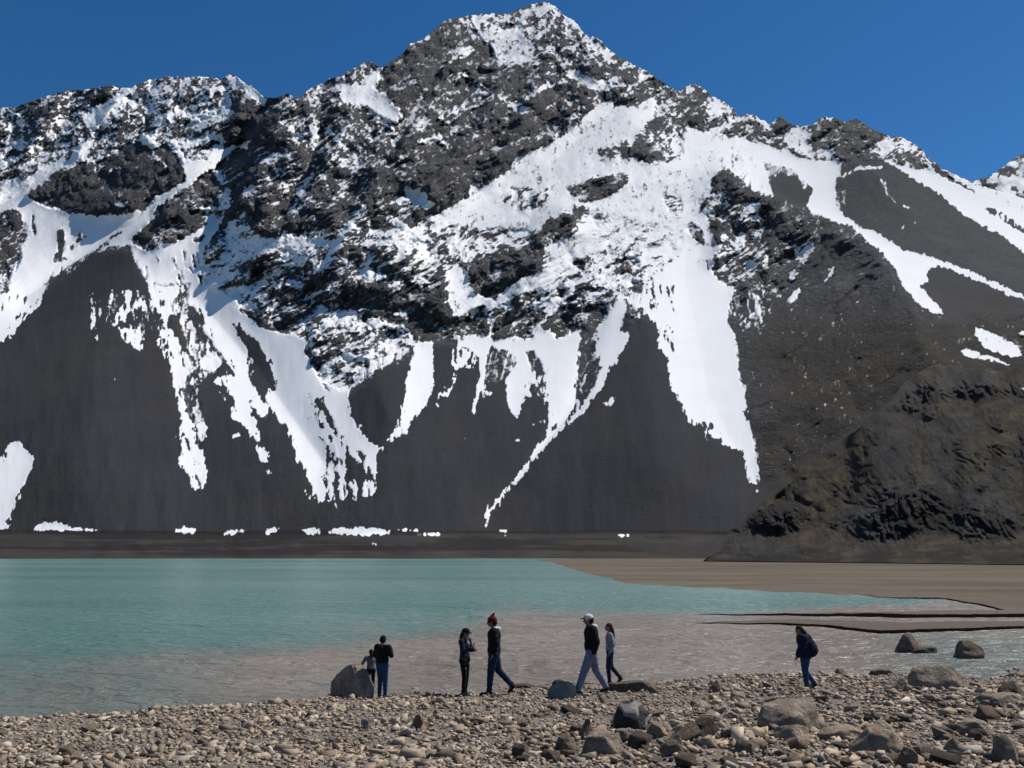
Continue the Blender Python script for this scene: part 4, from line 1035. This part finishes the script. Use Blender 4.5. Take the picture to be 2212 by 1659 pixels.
class Blob:
    """overlapping ellipsoids fused by a voxel remesh into one skin"""
    def __init__(s, seed=0): s.V = []; s.T = []; s.n = 0; s.r = np.random.RandomState(seed)
    def ball(s, c, r, sub=2):
        V, T = ico(sub)
        r = np.array([r, r, r]) if np.isscalar(r) else np.array(r)
        s.V.append(V * r + np.array(c)); s.T.append(T + s.n); s.n += len(V)
    def limb(s, a, b, ra, rb, flat=(1, 1, 1), fold=0.0):
        a = np.array(a, float); b = np.array(b, float); L = np.linalg.norm(b - a)
        k = max(2, int(L / (min(ra, rb) * .28)) + 1)
        for i in range(k + 1):
            t = i / k
            rr = (ra + (rb - ra) * t) * (1 + fold * math.sin(t * L * 55 + s.r.uniform(-.6, .6)))
            s.ball(a + (b - a) * t, np.array(flat) * rr)
    def chain(s, pts, rad, flat=(1, 1, 1), fold=0.0):
        for i in range(len(pts) - 1): s.limb(pts[i], pts[i + 1], rad[i], rad[i + 1], flat, fold)
    def build(s, name, mat, parent, voxel=.011, smooth=4):
        me = mesh_from(name + '_raw', np.concatenate(s.V), np.concatenate(s.T))
        o = bpy.data.objects.new(name, me); COL.objects.link(o)
        md = o.modifiers.new('r', 'REMESH'); md.mode = 'VOXEL'; md.voxel_size = voxel
        ms = o.modifiers.new('s', 'SMOOTH'); ms.factor = .5; ms.iterations = smooth
        dg = bpy.context.evaluated_depsgraph_get(); dg.update()
        m2 = bpy.data.meshes.new_from_object(o.evaluated_get(dg)); m2.name = name
        o.modifiers.clear(); o.data = m2; bpy.data.meshes.remove(me)
        m2.polygons.foreach_set('use_smooth', np.ones(len(m2.polygons), bool))
        m2.materials.clear(); m2.materials.append(mat)
        o.parent = parent
        return o

def cloth(name, c, var=.25, scale=30):
    m = M(name, .92, .12)
    n = m.noise(m.coord(), 14, 4, .6); n2 = m.noise(m.coord(), scale * 6, 2, .5)
    m.color(m.mix(m.mr(n, .3, .7), tuple(v * (1 - var) for v in c), tuple(v * (1 + var) for v in c)))
    m.bump(m.math('ADD', n, m.math('MULTIPLY', n2, .2)), .6, .01); return m.m
MAT = dict(skin=cloth('skin', (.30, .17, .115), .08), black=cloth('black_cloth', (.012, .012, .014)), navy=cloth('navy_cloth', (.014, .018, .040)), denim=cloth('blue_denim', (.030, .060, .135)), darkdenim=cloth('dark_denim', (.018, .026, .062)),
           lightdenim=cloth('light_denim', (.17, .20, .27)), grey=cloth('grey_cloth', (.24, .25, .27)), darkgrey=cloth('dark_grey_cloth', (.13, .13, .135)), pale=cloth('pale_cloth', (.40, .40, .42)), white=cloth('white_cloth', (.62, .60, .57)), red=cloth('red_wool', (.13, .008, .018)),
           hair=cloth('dark_hair', (.012, .009, .008), .3, 60), brownhair=cloth('brown_hair', (.055, .028, .018), .3, 60), shoe=cloth('shoe_leather', (.016, .015, .015)), greyshoe=cloth('grey_shoe', (.10, .10, .11)), eye=cloth('eye', (.01, .008, .006)), maroon=cloth('maroon_cloth', (.10, .02, .03)))

BASE = dict(hipL=(0, .09, .93), hipR=(0, -.09, .93), kneeL=(.03, .10, .50), kneeR=(.03, -.10, .50), ankL=(0, .10, .09), ankR=(0, -.10, .09), toeL=(.15, .12, .035), toeR=(.15, -.12, .035),
            pel=(0, 0, .96), waist=(0, 0, 1.10), chest=(.0, 0, 1.30), neck=(0, 0, 1.45), head=(.02, 0, 1.60),
            shL=(0, .18, 1.40), shR=(0, -.18, 1.40), elL=(-.03, .23, 1.13), elR=(-.03, -.23, 1.13), wrL=(.05, .24, .89), wrR=(.05, -.24, .89))

def person(px, py, hpx, heading, pose, wear, label, seed=1, lookdown=0.0):
    P = dict(BASE); P.update(pose)
    P = {k: np.array(v, float) for k, v in P.items()}
    X, Y, Z = on_ground(px, py + 3)
    sc = hpx * Y / F / 1.72
    root = bpy.data.objects.new('person', None); COL.objects.link(root)
    root.empty_display_size = .2
    root.location = (X, Y, Z + .01); root.rotation_euler = (0, 0, math.radians(heading)); root.scale = (sc * 1.09, sc * 1.09, sc)
    meta(root, label, 'person', 'visitors on the shore')
    H = P['head']
    fw = np.array([math.cos(lookdown), 0, -math.sin(lookdown)]); up = np.array([math.sin(lookdown), 0, math.cos(lookdown)])
    # body: one continuous surface
    b = Blob(seed)
    b.ball(H, (.092, .074, .108)); b.ball(H + fw * .035 - up * .05, (.058, .054, .062)); b.ball(H + fw * .045 - up * .088, (.03, .03, .022))
    b.limb(H + fw * .09 + up * .01, H + fw * .106 - up * .03, .010, .015)                 # nose
    b.limb(H + fw * .084 + up * .028 + (0, .035, 0), H + fw * .084 + up * .028 - (0, .035, 0), .012, .012)   # brow
    b.limb(H + fw * .088 - up * .062 + (0, .018, 0), H + fw * .088 - up * .062 - (0, .018, 0), .009, .009)   # lips
    for sgn in (1, -1): b.limb(H + (0, sgn * .078, .018), H + (0, sgn * .076, -.03), .014, .010)             # ears
    b.limb(P['neck'] - (0, 0, .03), H - up * .06 - fw * .01, .056, .052)
    for a, c, r0, r1 in (('pel', 'waist', .115, .10), ('waist', 'chest', .10, .115), ('chest', 'neck', .112, .06)):
        b.limb(P[a], P[c], r0, r1, (.85, 1.25, 1))
    for s_ in 'LR':
        sg = 1 if s_ == 'L' else -1
        b.limb(P['neck'] - (0, 0, .05), P['sh' + s_], .06, .055)
        b.chain([P['sh' + s_], P['el' + s_], P['wr' + s_]], [.052, .040, .028])
        b.chain([P['hip' + s_], P['knee' + s_], P['ank' + s_]], [.088, .058, .040])
        b.limb(P['ank' + s_] - (0, 0, .03), P['toe' + s_], .038, .028, (1, 1.05, .8))
        # hand: palm, four bent fingers, thumb off the side of the palm
        d = P['wr' + s_] - P['el' + s_]; d /= np.linalg.norm(d)
        side = np.array([0, 1.0, 0]) - d * d[1]; side /= np.linalg.norm(side) + 1e-9
        pal = np.cross(d, side)
        w = P['wr' + s_]
        b.limb(w, w + d * .075, .024, .030, (.8, 1, 1))
        curl = pal * (.55 if (pal @ np.array([1, 0, 0])) > 0 else -.55)
        for q, L in zip((-.030, -.011, .009, .028), (.062, .074, .070, .054)):
            k0 = w + d * .085 + side * q; k1 = k0 + (d + curl * .35) * L * .5; k2 = k1 + (d * .75 + curl) * L * .42
            b.chain([k0, k1, k2], [.0098, .0090, .0078])
        t0 = w + d * .03 - side * .026 * sg; t1 = t0 + (d * .7 - side * sg * .7 + curl * .3) * .035; t2 = t1 + (d - side * sg * .2 + curl * .5) * .028
        b.chain([t0, t1, t2], [.013, .011, .009])
    body = b.build('body', MAT['skin'], root, .0065, 2)
    for sgn in (1, -1):
        e = Blob(); e.ball(H + fw * .082 + up * .008 + np.array((0, sgn * .031, 0)), (.012, .015, .009)); e.build('eye', MAT['eye'], root, .004, 1)
    # clothes
    top, bottom = wear['top'], wear['bottom']
    thick = wear.get('bulk', 1.0)
    t = Blob(seed + 1)
    t.limb(P['waist'] - (0, 0, wear.get('hem', .12)), P['waist'] + (0, 0, .03), .142 * thick, .128 * thick, (.85, 1.2, 1), .03)
    t.limb(P['waist'] + (0, 0, .03), P['chest'], .128 * thick, .142 * thick, (.86, 1.22, 1), .03)
    t.limb(P['chest'], P['neck'] - (0, 0, .06), .140 * thick, .085, (.88, 1.2, 1))
    if wear.get('back'): t.limb(P['chest'] + (-.09, 0, .04), P['waist'] + (-.15, 0, -.04), .14, .20, (.95, 1.2, 1.1), .03)
    for s_ in 'LR':
        t.limb(P['neck'] - (0, 0, .07), P['sh' + s_] - (0, 0, .005), .07, .075 * thick)
        if wear.get('sleeves', True):
            e_ = P['wr' + s_] - (P['wr' + s_] - P['el' + s_]) * .04
            t.chain([P['sh' + s_], P['el' + s_], e_], [.076 * thick, .058 * thick, .044 * thick], fold=.06)
        else:
            t.limb(P['sh' + s_], P['sh' + s_] * .7 + P['el' + s_] * .3, .072, .066)
    tn = wear.get('topname', 'jacket')
    t.build(tn, MAT[top], root)
    if not wear.get('sleeves', True):
        for s_ in 'LR':
            q = Blob(seed + 9)
            q.chain([P['sh' + s_] * .85 + P['el' + s_] * .15, P['el' + s_], P['wr' + s_] * .95 + P['el' + s_] * .05], [.062, .052, .040], fold=.06); q.build('sleeve', MAT[wear['sleevecol']], root)
    if wear.get('hood'):
        h = Blob(seed + 2)
        n0 = P['neck'] - (0, 0, .02)
        for a in np.linspace(.25, 1, 7):
            for sgn in (1, -1): h.ball(n0 + (-.075 * a + .015, sgn * .085 * math.sqrt(max(0, 1 - a * a)) + 0, .015 + .01 * a), .034)
        h.ball(n0 + (-.095, 0, .0), (.045, .07, .06)); h.build('hood', MAT[wear['hood']], root)
    if wear.get('shirt'):
        h = Blob(seed + 3); h.limb(P['chest'] + (.075, 0, .02), P['neck'] + (.03, 0, -.05), .075, .05, (.7, .9, 1)); h.build('shirt_front', MAT[wear['shirt']], root)
    l = Blob(seed + 4); f = wear.get('fit', 1.0)
    l.limb(P['pel'] + (0, 0, .04), P['pel'] - (0, 0, .04), .122, .128, (.88, 1.2, 1))
    for s_ in 'LR':
        a = P['ank' + s_]
        l.limb(P['pel'] - (0, 0, .02), P['hip' + s_] - (0, 0, .03), .11, .105)
        l.chain([P['hip' + s_] - (0, 0, .02), P['knee' + s_], a + (P['knee' + s_] - a) * .02 + (0, 0, 0)], [.105 * f, .072 * f, .054 * f], fold=.045)
    l.build('trousers' if wear.get('fit', 1) > .9 else 'leggings', MAT[bottom], root)
    for s_ in 'LR':
        q = Blob(seed + 5); a, tt = P['ank' + s_], P['toe' + s_]
        dz = (tt - a) * np.array([1, 1, 0]); dz /= np.linalg.norm(dz) + 1e-9
        q.limb(a - dz * .035 + (0, 0, -.035), tt, .046, .036, (1, 1, .85)); q.limb(a + (0, 0, .03), a - (0, 0, .03), .050, .050); q.build('shoe', MAT[wear.get('shoe', 'shoe')], root)
    # hair and hats
    hc = MAT[wear.get('hair', 'hair')]
    q = Blob(seed + 6)
    q.ball(H - fw * .016 + up * .02, (.098, .083, .108)); q.ball(H - fw * .035 - up * .02, (.078, .082, .085))
    if wear.get('long'):
        q.limb(H - fw * .06 - up * .02, H - fw * .085 - up * .12, .062, .055, (.9, 1.25, 1)); q.limb(H - fw * .085 - up * .12, P['chest'] + (-.125, 0, .02 + wear['long']), .055, .028, (.8, 1.2, 1))
    hair = q.build('hair', hc, root)
    # keep the face free of hair
    co = np.empty(len(hair.data.vertices) * 3); hair.data.vertices.foreach_get('co', co); co = co.reshape(-1, 3)
    rel = co - H; ff = rel @ fw; uu = rel @ up
    m_ = (ff > .02) & (uu < .055)
    co[m_] -= fw * (ff[m_] - .02)[:, None] * .9
    hair.data.vertices.foreach_set('co', co.ravel()); hair.data.update()
    if wear.get('hat') == 'beanie':
        q = Blob(seed + 7); q.ball(H + up * .035 - fw * .01, (.108, .096, .105)); q.limb(H + up * .11 - fw * .02, H + up * .165 - fw * .055, .05, .022); q.ball(H + up * .17 - fw * .06, .028); q.build('woolly_hat', MAT[wear['hatcol']], root)
    elif wear.get('hat') == 'cap':
        q = Blob(seed + 7); q.ball(H + up * .045 - fw * .005, (.106, .093, .088)); q.build('cap_crown', MAT[wear['hatcol']], root)
        q = Blob(seed + 8)
        for yy in np.linspace(-.05, .05, 7): q.limb(H + fw * .08 + up * .045 + np.array((0, yy, 0)), H + fw * (.165 - 4 * yy * yy * 3) + up * .03 + np.array((0, yy, 0)), .011, .009)
        q.build('cap_brim', MAT[wear.get('brim', 'black')], root, .007)
    return root, P, sc

# child and taller companion beside the large boulder
person(800, 1488, 88, 115, dict(head=(.04, 0, 1.585), elL=(.05, .28, 1.22), wrL=(.02, .40, 1.02), elR=(.06, -.27, 1.2), wrR=(.2, -.2, 1.15)),
       dict(top='darkgrey', bottom='black', fit=.95, hair='hair', long=.06, topname='sweater'), 'small child in a grey sweater leaning beside the largest boulder', 61, .2)
person(824, 1505, 124, 62, dict(kneeL=(.02, .07, .5), kneeR=(.02, -.09, .5), ankL=(-.02, .055, .09), ankR=(.02, -.10, .09), head=(.03, .01, 1.60), elR=(.05, -.25, 1.16), wrR=(.20, -.12, 1.34), elL=(.02, .25, 1.14), wrL=(.16, .2, 1.05)),
       dict(top='black', bottom='denim', shoe='greyshoe', hair='hair', hood='maroon', hem=.06, bulk=1.12), 'person in a black jacket and blue jeans standing over the child by the boulder', 62, .15)
# person with a phone
phone_holder = person(1003, 1498, 135, -25, dict(elR=(.07, -.22, 1.14), wrR=(.27, -.20, 1.24), elL=(.06, .22, 1.14), wrL=(.24, .10, 1.16), kneeL=(.02, .07, .5), kneeR=(.04, -.08, .5), ankL=(-.01, .06, .09), ankR=(.02, -.10, .09)),
       dict(top='navy', bottom='black', shirt='grey', fit=.86, hat='cap', hatcol='black', long=.08, topname='jacket'), 'person in a black cap and dark clothes looking at a phone', 63, .25)
def make_phone():
    root, P, sc = phone_holder
    m = M('phone_glass', .25, .5); m.color((.02, .02, .025))
    bm = bmesh.new(); bmesh.ops.create_cube(bm, size=1.0); bmesh.ops.scale(bm, vec=(.010, .074, .150), verts=bm.verts); bmesh.ops.bevel(bm, geom=bm.edges[:], offset=.003, segments=2, affect='EDGES')
    me = bpy.data.meshes.new('phone'); bm.to_mesh(me); bm.free(); me.materials.append(m.m)
    o = link(bpy.data.objects.new('phone', me))
    a = math.radians(-25); w = P['wrR'] + np.array((.10, .0, .065)); w = w * sc
    o.location = (root.location.x + w[0] * math.cos(a) - w[1] * math.sin(a), root.location.y + w[0] * math.sin(a) + w[1] * math.cos(a), root.location.z + w[2])
    o.rotation_euler = (0, math.radians(20), a); o.scale = (sc, sc, sc)
    meta(o, 'dark phone held up by the person in the black cap', 'phone')
make_phone()
# walker in the red hat
person(1067, 1499, 158, 176, dict(hipL=(0, .09, .92), hipR=(0, -.09, .92), kneeL=(.06, .09, .50), ankL=(.09, .09, .09), toeL=(.25, .10, .035), kneeR=(-.08, -.10, .52), ankR=(-.36, -.10, .20), toeR=(-.30, -.10, .05),
       chest=(.0, 0, 1.29), head=(.045, 0, 1.585), elL=(-.06, .23, 1.14), wrL=(.0, .24, .92), elR=(-.02, -.23, 1.14), wrR=(.08, -.22, .93)),
       dict(top='black', bottom='darkdenim', hood='white', hat='beanie', hatcol='red', bulk=1.2, fit=1.08, hem=.15, topname='hooded_jacket'), 'walker in a red woolly hat, black hooded jacket and dark jeans', 64, .15)
# striding man in the white cap, and the woman beyond him
person(1279, 1497, 161, 182, dict(hipL=(.01, .09, .90), hipR=(-.01, -.09, .90), kneeL=(.16, .09, .50), ankL=(.30, .09, .09), toeL=(.44, .10, .04), kneeR=(-.10, -.10, .49), ankR=(-.30, -.10, .13), toeR=(-.20, -.10, .035),
       head=(.05, 0, 1.585), elL=(-.08, .24, 1.13), wrL=(-.02, .25, .90), elR=(-.1, -.24, 1.13), wrR=(-.02, -.25, .9), pel=(0, 0, .94)),
       dict(top='black', bottom='lightdenim', hood='white', hat='cap', hatcol='white', brim='black', bulk=1.25, fit=1.15, hem=.10, topname='jacket'), 'striding man in a white cap, black jacket and pale jeans', 65, .1)
person(1319, 1474, 123, 178, dict(kneeL=(.06, .09, .50), ankL=(.03, .09, .09), kneeR=(-.02, -.10, .50), ankR=(-.26, -.10, .18), toeR=(-.20, -.10, .05), toeL=(.18, .1, .035), elL=(-.06, .23, 1.13), wrL=(.02, .24, .92), elR=(-.12, -.22, 1.14), wrR=(-.06, -.23, .93)),
       dict(top='grey', bottom='darkdenim', fit=.95, hair='brownhair', long=-.02, topname='sweater'), 'woman with long brown hair and a grey top walking behind the white capped man', 66, .15)
# hunched walker on the right
person(1741, 1488, 129, 176, dict(pel=(-.04, 0, .95), waist=(-.03, 0, 1.10), chest=(.0, 0, 1.31), neck=(.04, 0, 1.45), head=(.085, 0, 1.59), shL=(.02, .18, 1.40), shR=(.02, -.18, 1.40), elL=(.08, .24, 1.14), wrL=(.20, .23, .92), elR=(0, -.24, 1.12), wrR=(.1, -.24, .9),
       hipL=(-.03, .09, .92), hipR=(-.03, -.09, .92), kneeL=(.02, .09, .5), ankL=(-.01, .09, .09), toeL=(.14, .1, .035), kneeR=(-.02, -.10, .5), ankR=(-.24, -.10, .16), toeR=(-.16, -.1, .04)),
       dict(top='navy', bottom='denim', hair='brownhair', long=.10, bulk=1.4, fit=1.1, hem=.16, back=True, topname='jacket'), 'hunched person in a bulky dark blue jacket and jeans walking alone at right', 67, .55)
